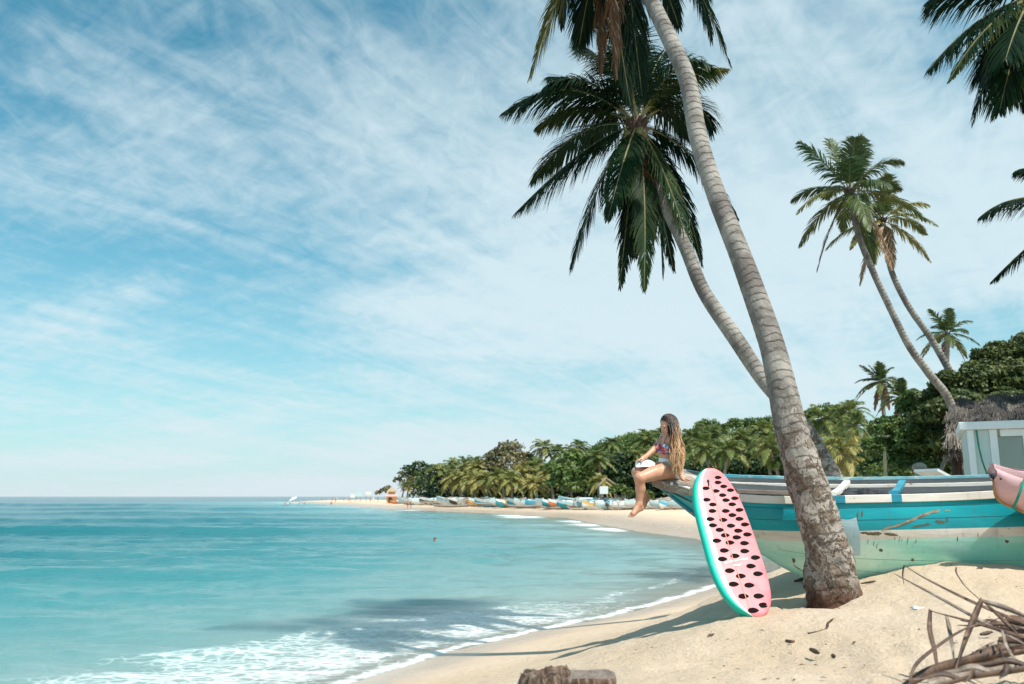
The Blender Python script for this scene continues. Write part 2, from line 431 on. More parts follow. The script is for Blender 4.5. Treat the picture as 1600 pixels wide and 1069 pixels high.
# ================================================================== SETTING: sea
def make_water():
    X, Y = sheet_grid(3.0, 45000, 1.0098, 6, 380, .95)
    # keep the sheet where there is sea, with a margin under the sand
    d = sdist(X, Y); dp = -d
    z = np.zeros(X.shape)
    def swell(yc, amp, wid, slope=0.0, seed=0, x0=-1e9, x1=1e9, soft=10):
        u = Y - (yc + slope*X + vnoise(X/18.0, X*0+seed, seed)*wid*.9 + vnoise(X/5.0, X*0, seed+5)*wid*.25)
        sh = np.where(u < 0, np.exp(-(u/(wid*.55))**2), np.exp(-(u/(wid*1.3))**2))   # steeper face towards the shore
        env = np.clip((X-x0)/soft, 0, 1)*np.clip((x1-X)/soft, 0, 1)*(.65 + .35*vnoise(X/25., X*0+2, seed+9))
        return 1.3*amp*sh*env
    fade = np.clip(dp/9, 0, 1)
    z += (swell(60, .42, 3.2, -.03, 1, -1e9, 12) + swell(66, .15, 3, .02, 21) + swell(30.5, .20, 2.0, .05, 2, -60, -5, 6) + swell(39, .20, 2.6, .02, 3, -1e9, 0)
          + swell(88, .38, 4, .0, 4) + swell(120, .40, 6, .0, 5) + swell(170, .5, 8, 0, 6) + swell(240, .6, 10, 0, 7)
          + swell(24.5, .09, 1.5, .10, 8, -40, -1, 4) + swell(19.5, .07, 1.0, .16, 9, -30, -1, 3) + swell(46, .22, 2.2, .03, 11, -20, 5)
          + swell(51, .16, 2.0, -.02, 12) + swell(75, .25, 3, .01, 14) + swell(35, .10, 1.6, .0, 15, -30, 3)) * fade
    chop = np.clip(1.3 - Y/160, 0, 1) * np.clip(dp/5 + .12, 0, 1)
    wx = X + fbm(X*.3, Y*.3, 2, 31)*2
    z += chop * (fbm(wx*.30, Y*1.0 + X*.12, 4, 40)*.15 + fbm(wx*1.2, Y*3.0 + X*.3, 3, 50)*.05)
    # thin lip of the wash running up the sand
    z += np.where(dp < 0, 0, 0) + .015*np.exp(-((dp-.25)/.35)**2)
    z = np.where(d > 1.5, -.4, z)
    # foam envelope
    nz = fbm(X*.55, Y*.9, 4, 77)
    nearY = np.clip((24-Y)/5, 0, 1)*np.clip((Y-9)/2, 0, 1)
    outer = 4.6 + nz*1.2 - .12*(Y-12)
    foam = np.where((dp > .0) & (dp < outer), 1, 0)*np.clip(dp/1.0 + .25, 0, 1)*np.clip((outer-dp)/.9, 0, 1)*(.62 + .26*fbm(X*.25, Y*.35, 2, 91))*nearY
    foam = np.maximum(foam, .95*np.exp(-((dp - .10 - .12*vnoise(X*1.5, Y*1.5, 5))/.20)**2)*np.clip((34-Y)/8, 0, 1))
    foam = np.maximum(foam, .50*np.exp(-((dp - 1.7 - .5*vnoise(X*.8, Y*.8, 15))/.35)**2)*np.clip((36-Y)/8, 0, 1))
    for (px, py, sx, sy) in [(815,808.5,3.4,5),(797,806,2.4,5),(828,807.5,2.0,4),(925,820,2.6,5),(947,827,1.7,4),(905,815,2.6,5),(962,829,1.2,3),(530,787.6,3,14),(600,792,9,9),(568,790,3,8),(660,797.5,6,5),(470,785.6,10,22)]:
        wx0, wy0 = W(px, py)
        foam = np.maximum(foam, 1.1*np.exp(-((X-wx0)/sx)**2 - ((Y-wy0)/sy)**2)*np.clip(dp/1.0+.3, 0, 1))
    V = np.stack([X, Y, z], -1).reshape(-1, 3)
    Q = grid_quads(*X.shape)
    keep = (d.ravel()[Q] < 3.0).any(1)
    Q = Q[keep]
    used = np.unique(Q); rem = np.full(len(V), -1); rem[used] = np.arange(len(used))
    m, t = new_mat('sea')
    dd = t.n('ShaderNodeAttribute', {'attribute_name': 'deep'}).outputs['Fac']
    fo = t.n('ShaderNodeAttribute', {'attribute_name': 'foam'}).outputs['Fac']
    co = t.n('ShaderNodeTexCoord').outputs['Object']
    wv = t.mapping(co, scale=(.45, 1, 1))
    n1 = t.noise(wv, .18, 5, .6, .4); n2 = t.noise(wv, 1.9, 5, .62, .3); n3 = t.noise(wv, 9.0, 4, .65, .3)
    lg = t.m('DIVIDE', t.m('LOGARITHM', t.m('ADD', t.m('MAXIMUM', dd, 0.0), 1.0), 10.0), 2.4)
    lg = t.m('ADD', lg, t.m('MULTIPLY', t.m('SUBTRACT', n1, .5), .22))
    col = t.ramp(lg, [(0, (.34,.35,.30)), (.18, (.22,.30,.275)), (.34, (.125,.26,.255)), (.48, (.045,.215,.225)), (.66, (.008,.14,.165)), (.84, (.003,.075,.105)), (1, (.003,.045,.08))])
    rip = t.m('ADD', t.m('MULTIPLY', n2, .9), t.m('MULTIPLY', n3, .28))
    bst = t.m('ADD', .22, t.m('MULTIPLY', t.smooth(dd, 2, 30), .78))
    bp = t.n('ShaderNodeBump', None, Height=rip, Strength=bst, Distance=.16)
    b = t.n('ShaderNodeBsdfPrincipled', None, Base_Color=col, Roughness=.14, Normal=bp)
    b.inputs['Specular IOR Level'].default_value = .34; b.inputs['IOR'].default_value = 1.33
    b.subsurface_method = 'BURLEY'; b.inputs['Subsurface Weight'].default_value = 1.0; b.inputs['Subsurface Radius'].default_value = (1.0, 1.4, 1.5); b.inputs['Subsurface Scale'].default_value = 1.6
    # shallow water lets the sand through
    tr = t.n('ShaderNodeBsdfTransparent', None, Color=(.90, .96, .95))
    shallow = t.m('MULTIPLY', t.m('SUBTRACT', 1.0, t.smooth(dd, .0, 3.2), None, True), .30)
    mx = t.n('ShaderNodeMixShader', None, i0=shallow, i1=b.outputs[0], i2=tr.outputs[0])
    lace = t.n('ShaderNodeTexVoronoi', {'feature': 'DISTANCE_TO_EDGE'}, Scale=5.0)
    t.put(lace.inputs['Vector'], t.mapping(t.n('ShaderNodeVectorMath', {'operation': 'ADD'}, i0=co, i1=t.n('ShaderNodeTexNoise', None, Scale=.9, Detail=4, Vector=co).outputs['Color']).outputs[0], scale=(.7, 1, 1)))
    lc = t.m('SUBTRACT', 1.0, t.smooth(lace.outputs['Distance'], .0, .22))
    fn = t.noise(wv, 3.6, 7, .72, .8)
    fsum = t.m('ADD', t.m('MULTIPLY', fo, .90), t.m('ADD', t.m('MULTIPLY', t.m('SUBTRACT', fn, .5), 1.25), t.m('MULTIPLY', t.m('SUBTRACT', lc, .5), .22)))
    fmask = t.m('MULTIPLY', t.smooth(fsum, .28, 1.12), t.smooth(fo, .04, .3))
    fb = t.n('ShaderNodeBsdfPrincipled', None, Base_Color=(.82, .87, .87), Roughness=.8)
    mx2 = t.n('ShaderNodeMixShader', None, i0=fmask, i1=mx.outputs[0], i2=fb.outputs[0])
    finish(t, mx2)
    o = np_mesh('water', V[used], rem[Q], None, [m], {'deep': dp.ravel()[used], 'foam': foam.ravel()[used]}, smooth=True, off=Vector((0,0,0)))
    tag(o, 'turquoise sea with low swells and white foam washing up the beach', 'sea', kind='structure')
make_water()

# ================================================================== palms
UPV = np.array([0, 0, 1.0])
def nrm(a): return a / np.maximum(np.linalg.norm(a, axis=-1, keepdims=True), 1e-9)
def bez(a, b, c, n=16):
    a, b, c = [np.array(q, float) for q in (a, b, c)]; t = np.linspace(0, 1, n)[:, None]
    return a*(1-t)**2 + 2*b*t*(1-t) + c*t*t
def frond_geo(pts, L, n, w, droop, rs, wind=(0,0,0), segs=3, start=.14, sidehint=None, tint=.35, ragged=.1, rach=.028, rseg=5):
    M = len(pts); s = np.linspace(0, 1, M)
    t = np.linspace(start, 1.0, n) + rs.uniform(-.3, .3, n)/n; t = np.clip(t, 0, 1)
    pos = np.stack([np.interp(t, s, pts[:, k]) for k in range(3)], 1)
    Tt = nrm(np.gradient(pts, axis=0)); T = nrm(np.stack([np.interp(t, s, Tt[:, k]) for k in range(3)], 1))
    sh = np.array(sidehint if sidehint is not None else [.5, -.8, .1])
    S0 = nrm(np.cross(Tt, UPV) * 1.0 + 1e-6)
    # keep the side vector from flipping where the rachis hangs straight down
    Sm = S0[2].copy() if abs(Tt[2][2]) < .95 else nrm(np.cross(Tt[2], sh))
    S = Sm[None, :] - T * (T @ Sm)[:, None]; S = nrm(S); N = np.cross(S, T)
    V = []; Q = []; tn = []; base = 0
    for side in (-1, 1):
        prof = L * (.45 + .55*np.sin(PI*np.clip(t*1.02, 0, 1))**.6) * (1 - .62*t**5) * rs.uniform(1-ragged*1.6, 1+ragged*.4, n)
        miss = rs.rand(n) < ragged*.35; prof = np.where(miss, prof*.25, prof)
        a = np.radians(34 + 34*t + rs.uniform(-7, 7, n))
        d = side*S*np.cos(a)[:, None] + T*np.sin(a)[:, None] + N*rs.uniform(.05, .30, n)[:, None]
        dr = droop*rs.uniform(.75, 1.25, n); d = nrm(nrm(d) - UPV[None, :]*dr[:, None]*.42); p = pos.copy()
        wv = np.array(wind)[None, :]
        lv = [];
        wp = [.55, 1.0, .78, .12] if segs == 3 else ([.7, 1.0, .12] if segs == 2 else [1., .15])
        for k in range(segs + 1):
            Wd = nrm(T - d*np.sum(T*d, 1, keepdims=True)) if k == 0 else nrm(Wd - d*np.sum(Wd*d, 1, keepdims=True))
            hw = w*.5*wp[k]
            lv.append(p - Wd*hw); lv.append(p + Wd*hw)
            p = p + d*(prof/segs)[:, None]
            d = nrm(d + (-UPV[None, :]*dr[:, None] + wv)*((k+1)/segs))
        A = np.stack(lv, 1)                       # n, 2*(segs+1), 3
        nv = 2*(segs+1); V.append(A.reshape(-1, 3))
        for k in range(segs):
            b = base + np.arange(n)*nv + 2*k
            Q.append(np.stack([b, b+1, b+3, b+2], 1))
        tt = np.clip(tint + rs.uniform(-.14, .14, n), 0, 1)
        tt2 = np.repeat(tt[:, None], nv, 1); tt2[:, -2:] += .18; tn.append(tt2.ravel())
        base += n*nv
    V = np.concatenate(V); Q = np.concatenate(Q); tn = np.concatenate(tn); mi = np.zeros(len(Q), int)
    # rachis
    S0 = nrm(Sm[None, :] - Tt*(Tt @ Sm)[:, None]); N0 = np.cross(S0, Tt)
    r = np.linspace(rach, rach*.18, M); rv = []
    for k in range(rseg):
        th = 2*PI*k/rseg; rv.append(pts + (S0*math.cos(th) + N0*math.sin(th))*r[:, None])
    rv = np.stack(rv, 1).reshape(-1, 3); rq = []
    for k in range(rseg):
        b = base + np.arange(M-1)*rseg; rq.append(np.stack([b+k, b+(k+1) % rseg, b+rseg+(k+1) % rseg, b+rseg+k], 1))
    V = np.concatenate([V, rv]); Q = np.concatenate([Q] + rq); mi = np.concatenate([mi, np.ones(len(Q)-len(mi), int)])
    tn = np.concatenate([tn, np.full(len(rv), .5)])
    return V, Q, tn, mi

def trunk_mat():
    m, t = new_mat('palm_trunk')
    uv = t.n('ShaderNodeUVMap').outputs[0]; co = t.n('ShaderNodeTexCoord').outputs['Object']
    sep = t.n('ShaderNodeSeparateXYZ', None, Vector=uv); u, v = sep.outputs[0], sep.outputs[1]
    wob = t.m('MULTIPLY', t.m('SUBTRACT', t.noise(co, 2.2, 4, .6), .5), .30)
    vv = t.m('ADD', v, wob)
    wave = t.m('FRACT', t.m('MULTIPLY', vv, 9.0))
    ring = t.m('SUBTRACT', 1.0, t.smooth(wave, .0, .30))
    n1 = t.noise(t.mapping(co, scale=(1, 1, .7)), 3.0, 7, .65); n2 = t.noise(co, 26, 4, .65); n3 = t.noise(co, 1.1, 3)
    c = t.mix(t.smooth(n1, .35, .66), (.155, .14, .125), (.35, .32, .285))
    c = t.mix(t.m('MULTIPLY', t.smooth(n3, .58, .66), .75), c, (.13, .11, .10))
    c = t.mix(t.m('MULTIPLY', t.m('MULTIPLY', ring, t.smooth(t.noise(t.mapping(co, scale=(1,1,3)), 2.5, 3), .35, .65)), .34), c, (.12, .10, .09))
    # bark flaked away on the lowest metres, brown underneath
    low = t.m('SUBTRACT', 1.0, t.smooth(v, 1.5, 2.5))
    rim = t.noise(t.mapping(co, scale=(1, 1, .75)), 6.5, 10, .74, .5)
    flake = t.m('MULTIPLY', low, t.smooth(rim, .50, .545))
    c = t.mix(flake, c, t.mix(t.smooth(n2, .35, .65), (.12, .085, .065), (.25, .20, .155)))
    pale = t.m('MULTIPLY', low, t.m('MULTIPLY', t.smooth(rim, .44, .48), t.m('SUBTRACT', 1.0, t.smooth(rim, .49, .51))))
    c = t.mix(t.m('MULTIPLY', pale, .6), c, (.50, .43, .36))
    foot = t.m('SUBTRACT', 1.0, t.smooth(t.m('ADD', v, t.m('MULTIPLY', n1, .3)), .30, .52))
    c = t.mix(foot, c, t.mix(n2, (.055, .03, .022), (.16, .085, .055)))
    h = t.m('ADD', t.m('MULTIPLY', n2, .5), t.m('MULTIPLY', n1, .7))
    h = t.m('SUBTRACT', h, t.m('MULTIPLY', ring, .7)); h = t.m('SUBTRACT', h, t.m('MULTIPLY', flake, .8))
    bp = t.n('ShaderNodeBump', None, Height=h, Strength=.85, Distance=.03)
    b = t.n('ShaderNodeBsdfPrincipled', None, Base_Color=c, Roughness=.85, Normal=bp)
    b.inputs['Specular IOR Level'].default_value = .2
    finish(t, b); return m
TRUNK = trunk_mat()
def catmull(pts, per=8):
    pts = [np.array(p, float) for p in pts]; out = []
    P_ = [2*pts[0]-pts[1]] + pts + [2*pts[-1]-pts[-2]]
    for i in range(1, len(P_)-2):
        for k in range(per):
            t = k/per; a, b, c, d = P_[i-1:i+3]
            out.append(.5*((2*b) + (-a+c)*t + (2*a-5*b+4*c-d)*t*t + (-a+3*b-3*c+d)*t**3))
    out.append(pts[-1]); return np.array(out)
def trunk_geo(root, stations, step=.035, seg=28, rough_low=0.0, seed=0):
    """stations: (px, py, Y, width_px)"""
    ctr = catmull([tuple(P(a, b, Y)) + (w*Y/F/2*1.0,) for a, b, Y, w in stations], 10)
    L = np.concatenate([[0], np.cumsum(np.linalg.norm(np.diff(ctr[:, :3], axis=0), axis=1))])
    n = int(L[-1]/step) + 2; s = np.linspace(0, L[-1], n)
    c = np.stack([np.interp(s, L, ctr[:, k]) for k in range(4)], 1)
    T = nrm(np.gradient(c[:, :3], axis=0)); A = nrm(np.array([[0, -1, 0.]]) - T*(T @ np.array([0, -1, 0.]))[:, None]); B = np.cross(T, A)
    th = np.linspace(0, 2*PI, seg, endpoint=False); TH, SS = np.meshgrid(th, s)
    r = c[:, 3][:, None] * np.ones((1, seg))
    ph = (SS*9.0) % 1.0
    r = r*(1 + .022*(ph**2) + .03*fbm(np.cos(TH)*1.5+SS*.8+7, np.sin(TH)*1.5+SS*.5, 3, seed+1))
    if rough_low:
        k = np.clip((2.3-SS)/1.2, 0, 1)
        r = r*(1 + k*rough_low*(fbm(np.cos(TH)*3+SS*5, np.sin(TH)*3+SS*4.3, 4, seed+2)))
        k2 = np.clip((.45-SS)/.3, 0, 1); r = r*(1 + k2*.14*fbm(np.cos(TH)*5, np.sin(TH)*5+SS*9, 3, seed+5))
    V = c[:, None, :3] + (A[:, None, :]*np.cos(TH)[..., None] + B[:, None, :]*np.sin(TH)[..., None])*r[..., None]
    nr = n; i = np.arange((nr-1)*seg); rr = i//seg; cc = i % seg
    Q = np.stack([rr*seg+cc, rr*seg+(cc+1) % seg, (rr+1)*seg+(cc+1) % seg, (rr+1)*seg+cc], 1)
    o = np_mesh('trunk', V.reshape(-1, 3), Q, root, [TRUNK], smooth=True)
    ul = o.data.uv_layers.new(name='UVMap'); li = np.zeros(len(o.data.loops), np.int32); o.data.loops.foreach_get('vertex_index', li)
    ul.data.foreach_set('uv', np.stack([(li % seg)/seg, s[li//seg]], 1).astype(np.float32).ravel())
    return c
def add_frond(root, pts, rs, L=.95, n=120, w=.028, droop=.95, tint=.3, wind=(-.05, 0, 0), mat='palm_green', name='frond', rach=.028, segs=3, start=.14, ragged=.12, label=None):
    V, Q, tn, mi = frond_geo(np.asarray(pts), L, n, w, droop, rs, wind, segs=segs, tint=tint, ragged=ragged, rach=rach, start=start)
    o = np_mesh(name, V, Q, root, [MAT[mat], MAT['rachis_dry' if mat == 'palm_dry' else 'rachis']], {'tint': tn}, mi)
    if label: o['label'] = label
    return o
def crown_heart(root, c, s, rs, nuts=5):
    """leaf bases, fibre sheath and nuts where the fronds leave the trunk"""
    mb = MB()
    for k in range(9):
        a = 2*PI*k/9; mb.tube([c + Vector((0, 0, -.28*s)), c + Vector((.10*math.cos(a), .10*math.sin(a), -.05))*s, c + Vector((.22*math.cos(a), .22*math.sin(a), .10))*s], [.075*s, .06*s, .03*s], 6, noise=.15)
    mb.ball(c + Vector((0, 0, -.05*s)), (.13*s, .13*s, .25*s), noise=.12)
    mb.build('leaf_sheath', MAT['rachis_dry'], root)
    for k in range(nuts):
        a = 2*PI*k/nuts + rs.rand(); m2 = MB()
        m2.ball(c + Vector((.20*math.cos(a)*s, .20*math.sin(a)*s, -.18*s - .08*s*rs.rand())), (.085*s, .085*s, .105*s), seg=10)
        m2.build('coconut', MAT['rachis'], root)

def near_palm(label, stations, crown, fronds, seed, rough_low=0, extra=None, nuts=4, hs=1.0):
    rs = np.random.RandomState(seed)
    b = P(*stations[0][:3]); root = empty('coconut_palm', (b.x, b.y, b.z), label, 'palm tree', 'large coconut palms by the boat')
    if stations[0][3] > 0: trunk_geo(root, stations, rough_low=rough_low, seed=seed)
    c = P(*crown)
    crown_heart(root, c, hs, rs, nuts)
    for f in fronds:
        (cx, cy), (tx, ty), dy = f[0], f[1], f[2]; kw = dict(f[3]) if len(f) > 3 else {}
        pts = bez(c, P(cx, cy, crown[2] + dy*.6), P(tx, ty, crown[2] + dy), 18)
        add_frond(root, pts, rs, **kw)
    for (az, el, ln) in (extra or []):
        a = math.radians(az); e = math.radians(el); d = Vector((math.cos(a)*math.cos(e), math.sin(a)*math.cos(e), math.sin(e)))
        tip = c + d*ln + Vector((0, 0, -ln*.45)); ctl = c + d*ln*.55 + Vector((0, 0, ln*.12))
        add_frond(root, bez(c, ctl, tip, 18), rs)
    return root
YEL = dict(tint=.85, droop=.9); BRN = dict(mat='palm_dry', tint=.3, droop=1.3, L=.7, ragged=.4, name='dead_frond', label='brown dead frond hanging from the crown')
near_palm('tall palm leaning left, its rough grey trunk rising in front of the teal boat',
  [(1308,962,8.86,88),(1303,935,8.88,80),(1298,905,8.9,73),(1286,835,8.95,65),(1256,738,9.05,56),(1237,672,9.15,50),(1219,592,9.35,43),(1205,536,9.5,39),(1179,460,9.75,37),(1152,387,10.0,34),(1118,301,10.3,31),(1091,215,10.6,30),(1075,129,10.9,29),(1048,65,11.2,27),(1022,10,11.5,26),(992,-60,11.9,24),(968,-130,12.2,23)],
  (962,-150,12.3),
  [((900,-110),(829,120),.3,YEL),((935,-90),(938,112),-.2,dict(BRN)),((945,-60),(985,165),.1,dict(tint=.1,droop=1.0)),((980,-50),(1003,150),.3,dict(tint=.1,droop=1.0)),((925,-60),(905,70),.9,dict(tint=.15,droop=.9)),((952,-80),(962,120),-.5,dict(BRN)),
   ((1050,-150),(1140,100),-.3,dict(tint=.3)),((1070,-170),(1110,60),.7,dict(tint=.3)),((1010,-120),(1060,40),1.2,dict(tint=.1)),((880,-140),(880,40),1.0,dict(tint=.2))],
  11, .22, extra=[(20,30,3.0),(180,35,3.0),(300,30,3.2),(100,70,2.5)])
DK = dict(tint=.15); 
near_palm('palm leaning left behind the tall one, its dark crown of hanging fronds fully in view',
  [(1342,830,13.0,34),(1320,782,13.2,31),(1304,752,13.4,30),(1286,719,13.5,28),(1258,671,13.6,26),(1223,628,13.7,25),(1190,590,13.9,24),(1150,530,14.1,25),(1100,456,14.4,22),(1071,387,14.7,21),(1042,327,15.0,19),(1015,262,15.3,18),(998,205,15.5,17)],
  (995,196,15.55),
  [((895,95),(786,176),-.5,dict(tint=.25,L=1.05,n=130)),((902,138),(838,200),.6,dict(tint=.55,L=.8)),((930,205),(806,332),-.2,dict(tint=.2,L=1.1,n=130,droop=1.1)),((945,235),(893,420),-.4,dict(tint=.1,L=1.0,n=130,droop=1.0)),
   ((978,230),(950,342),-1.4,dict(tint=.3,L=.8,droop=.8)),((985,290),(968,448),-.6,dict(tint=.1,droop=.8,L=.7)),((1012,285),(1006,452),-1.0,dict(tint=.35,droop=.7,L=.7,n=110)),((1030,240),(1035,430),-.2,dict(tint=.15,droop=.8,L=.7)),((1045,260),(1080,405),-.9,dict(tint=.6,droop=.7,L=.7)),
   ((1080,212),(1152,340),.2,dict(tint=.2,L=.7)),((1066,262),(1096,412),.8,dict(tint=.3,L=.65)),((1085,120),(1113,200),.4,dict(tint=.3)),((1055,100),(1136,108),-.3,dict(tint=.9,L=.6,droop=.9)),
   ((960,90),(905,70),.6,dict(tint=.2)),((925,120),(858,120),1.2,dict(tint=.2)),((985,90),(965,45),-.3,dict(tint=.2)),((1020,90),(1045,75),1.0,dict(tint=.2)),((990,95),(1000,60),1.5,dict(tint=.2)),((1030,130),(1085,215),1.6,dict(tint=.2)),((960,150),(915,230),1.8,dict(tint=.1)),((1010,250),(990,400),1.6,dict(tint=.05,droop=.8)),
   ((992,230),(978,400),.6,dict(tint=.05,droop=.9,L=.7)),((1020,260),(1052,420),.9,dict(tint=.1,droop=.9,L=.7)),((1000,240),(1012,330),-.6,dict(BRN)),((1012,240),(1020,380),-.3,dict(BRN))],
  23, 0, nuts=6, extra=[(75,20,2.7),(140,15,2.7),(200,40,2.5),(250,55,2.3),(320,50,2.4),(60,60,2.3)])
TR = dict(tint=.12, L=.9, n=110)
near_palm('dark palm crown reaching into the top right corner',
  [(1940,800,10.5,50),(1860,600,10.8,40),(1760,380,11.1,34),(1680,180,11.4,30),(1632,60,11.6,27),(1618,10,11.7,26)],
  (1612,-5,11.75),
  [((1520,20),(1452,108),-.1,TR),((1535,30),(1483,126),-.7,dict(tint=.55,L=.5)),((1560,50),(1521,192),.1,dict(tint=.1,L=.7,n=100,droop=.8)),((1585,70),(1562,172),-.5,dict(tint=.3,droop=.8)),((1605,80),(1596,165),.3,TR),((1530,-50),(1450,2),.3,TR),
   ((1600,60),(1580,150),.9,dict(tint=.05,droop=.9)),((1570,-60),(1500,-60),.2,TR),((1575,40),(1540,120),1.2,dict(tint=.05)),((1590,30),(1572,90),-1.0,dict(tint=.1,droop=.9)),((1660,60),(1650,180),-.3,TR),((1690,30),(1740,150),.2,TR),((1620,-120),(1640,-200),0,TR),((1700,-60),(1800,0),.6,TR)],
  31, 0, nuts=3)
near_palm('palm mostly outside the right edge, three frond tips pointing left over the beach',
  [(1900,830,15.0,34),(1840,700,15.1,30),(1780,560,15.2,26),(1730,430,15.3,22),(1700,345,15.4,20)],
  (1692,318,15.45),
  [((1585,290),(1530,340),-.2,dict(tint=.15,L=.7,n=100)),((1612,375),(1549,440),.2,dict(tint=.2,L=.6)),((1630,245),(1586,268),.3,dict(tint=.3,L=.5)),((1650,420),(1640,500),.2,TR),((1760,300),(1850,380),.2,TR),((1720,240),(1780,200),.3,TR),((1740,400),(1790,480),.2,TR)],
  41, 0, nuts=3)

def mid_palm(name_label, stations, crown, size, seed, nf=20, mat='palm_mid', tint=.4, lean=(0, 0), dead=2, group='tall palms behind the thatched hut', heartlocal=True, n=34, w=.075, segs=2):
    rs = np.random.RandomState(seed); b = P(*stations[0][:3])
    root = empty('coconut_palm', (b.x, b.y, b.z), name_label, 'palm tree', group)
    trunk_geo(root, stations, step=.14, seg=10, seed=seed)
    c = P(*crown); crown_heart(root, c, size/2.6, rs, 3)
    for k in range(nf + dead):
        az = k*2.399 + rs.uniform(-.25, .25); u = (k+.5)/nf
        el = math.radians(80 - 112*min(u, 1.05) + rs.uniform(-8, 8)); ln = size*rs.uniform(.85, 1.1)*(.85 if u < .2 else 1)
        isdead = k >= nf
        if isdead: el = math.radians(-60)
        d = Vector((math.cos(az)*math.cos(el) + lean[0], math.sin(az)*math.cos(el) + lean[1], math.sin(el))).normalized()
        ctl = c + d*ln*.55 + Vector((0, 0, ln*.10)); tip = c + d*ln*.95 + Vector((0, 0, -ln*(.02 if u < .3 else .12 + .25*math.cos(el))))
        add_frond(root, bez(c, ctl, tip, 10), rs, L=size*.30, n=n, w=w*.85, droop=.7, mat='palm_dry' if isdead else mat, name='dead_frond' if isdead else 'frond',
                  tint=np.clip(tint + rs.uniform(-.2, .2) + (.25 if u > .75 else 0), 0, 1), segs=segs, rach=size*.011, wind=(-.08, 0, 0))
    return root
mid_palm('left of the two slim palms above the thatched hut, the taller one', [(1510,760,24,14),(1488,638,24,13),(1450,582,24,12),(1420,540,24,11),(1385,470,24,10),(1362,420,24,10),(1342,370,24,9.5),(1330,320,24,9)], (1327,300,24), 2.2, 51, 17, n=60, w=.05, segs=3, tint=.35)
mid_palm('right of the two slim palms above the thatched hut, shorter and yellower', [(1550,760,26,14),(1522,635,26,12),(1490,590,26,11),(1455,530,26,10),(1420,480,26,9.5),(1395,430,26,9),(1384,385,26,8.5),(1380,355,26,8)], (1379,345,26), 1.8, 52, 14, n=56, w=.05, segs=3, tint=.6, mat='palm_mid')
mid_palm('small palm standing above the dark leafy tree, a bare spike beside its crown', [(1478,700,46,9),(1478,610,46,8),(1480,530,46,7)], (1480,522,46), 1.75, 53, 18, tint=.25, n=34, w=.07)
mid_palm('windblown dark palm between the leaning trunk and the leafy trees, upper of the pair', [(1392,740,58,7),(1382,660,58,6),(1378,605,58,6)], (1377,598,58), 1.8, 54, 18, tint=.2, lean=(-.25, 0), n=30, w=.09)
mid_palm('windblown dark palm between the leaning trunk and the leafy trees, lower of the pair', [(1404,760,54,7),(1405,690,54,7),(1407,630,54,6)], (1407,622,54), 1.7, 55, 18, tint=.3, lean=(-.1, 0), n=30, w=.09)
# ================================================================== far palms (copies of a few built ones)
def palm_proto(seed, height, size, bend, nf, tint):
    """trunk and crown meshes around the origin"""
    rs = np.random.RandomState(seed)
    top = np.array([bend, bend*.3, height])
    c = bez((0, 0, -1.0), (bend*.15, 0, height*.55), top, 9)
    mb = MB(); mb.tube([tuple(p) for p in c], list(np.linspace(.24, .13, 9)), 7)
    V = []; Q = []; T = []; M = []; b = 0
    for k in range(nf):
        az = k*2.399 + rs.uniform(-.3, .3); u = (k+.5)/nf
        el = math.radians(75 - 115*u + rs.uniform(-8, 8)); ln = size*rs.uniform(.85, 1.12)
        d = np.array([math.cos(az)*math.cos(el), math.sin(az)*math.cos(el), math.sin(el)])
        pts = bez(top, top + d*ln*.55 + np.array([0, 0, ln*.12]), top + d*ln*.9 - np.array([0, 0, ln*(.25+.25*math.cos(el))]), 7)
        v, q, tn, mi = frond_geo(pts, size*.30, 28, size*.036, .85, rs, segs=2, tint=float(np.clip(tint + rs.uniform(-.2, .2) + (.2 if u > .7 else 0), 0, 1)), rach=size*.014, rseg=3)
        V.append(v); Q.append(q + b); T.append(tn); M.append(mi); b += len(v)
    return mb, np.concatenate(V), np.concatenate(Q), np.concatenate(T), np.concatenate(M)
PROTO = []
for i, a in enumerate([(61,6.2,3.3,.6,24,.62),(62,7.5,3.1,-1.1,22,.45),(63,9.5,3.0,1.6,22,.35),(64,5.2,3.4,-.3,26,.75),(65,11.,3.0,-1.9,22,.30)]):
    PROTO.append(palm_proto(*a))
PME = []
BASE_PY = ([520, 640, 700, 800, 900, 1000, 1090, 1200], [786.5, 788.5, 790, 793.5, 795, 796, 796, 796])
_byc = {}
def BY(px):
    """how far away the row of boats lies in this direction"""
    k = round(px/10)
    if k not in _byc: _byc[k] = GP(k*10, float(np.interp(k*10, *BASE_PY))).y
    return _byc[k]
def deeper(px, Y):
    if Y < 70: return Y
    if px < 635: return GP(px, 785.2).y + (Y-150)*.3
    f0 = float(np.interp(px, [640,700,760,840,940,1100,1200,1340], [125,118,110,104,98,92,88,80]))
    k = (BY(min(px, 1100)) + 9)/f0; k = 1 + (k-1)*float(np.clip((1300-px)/200, 0, 1)) if px > 1100 else k
    return Y*k
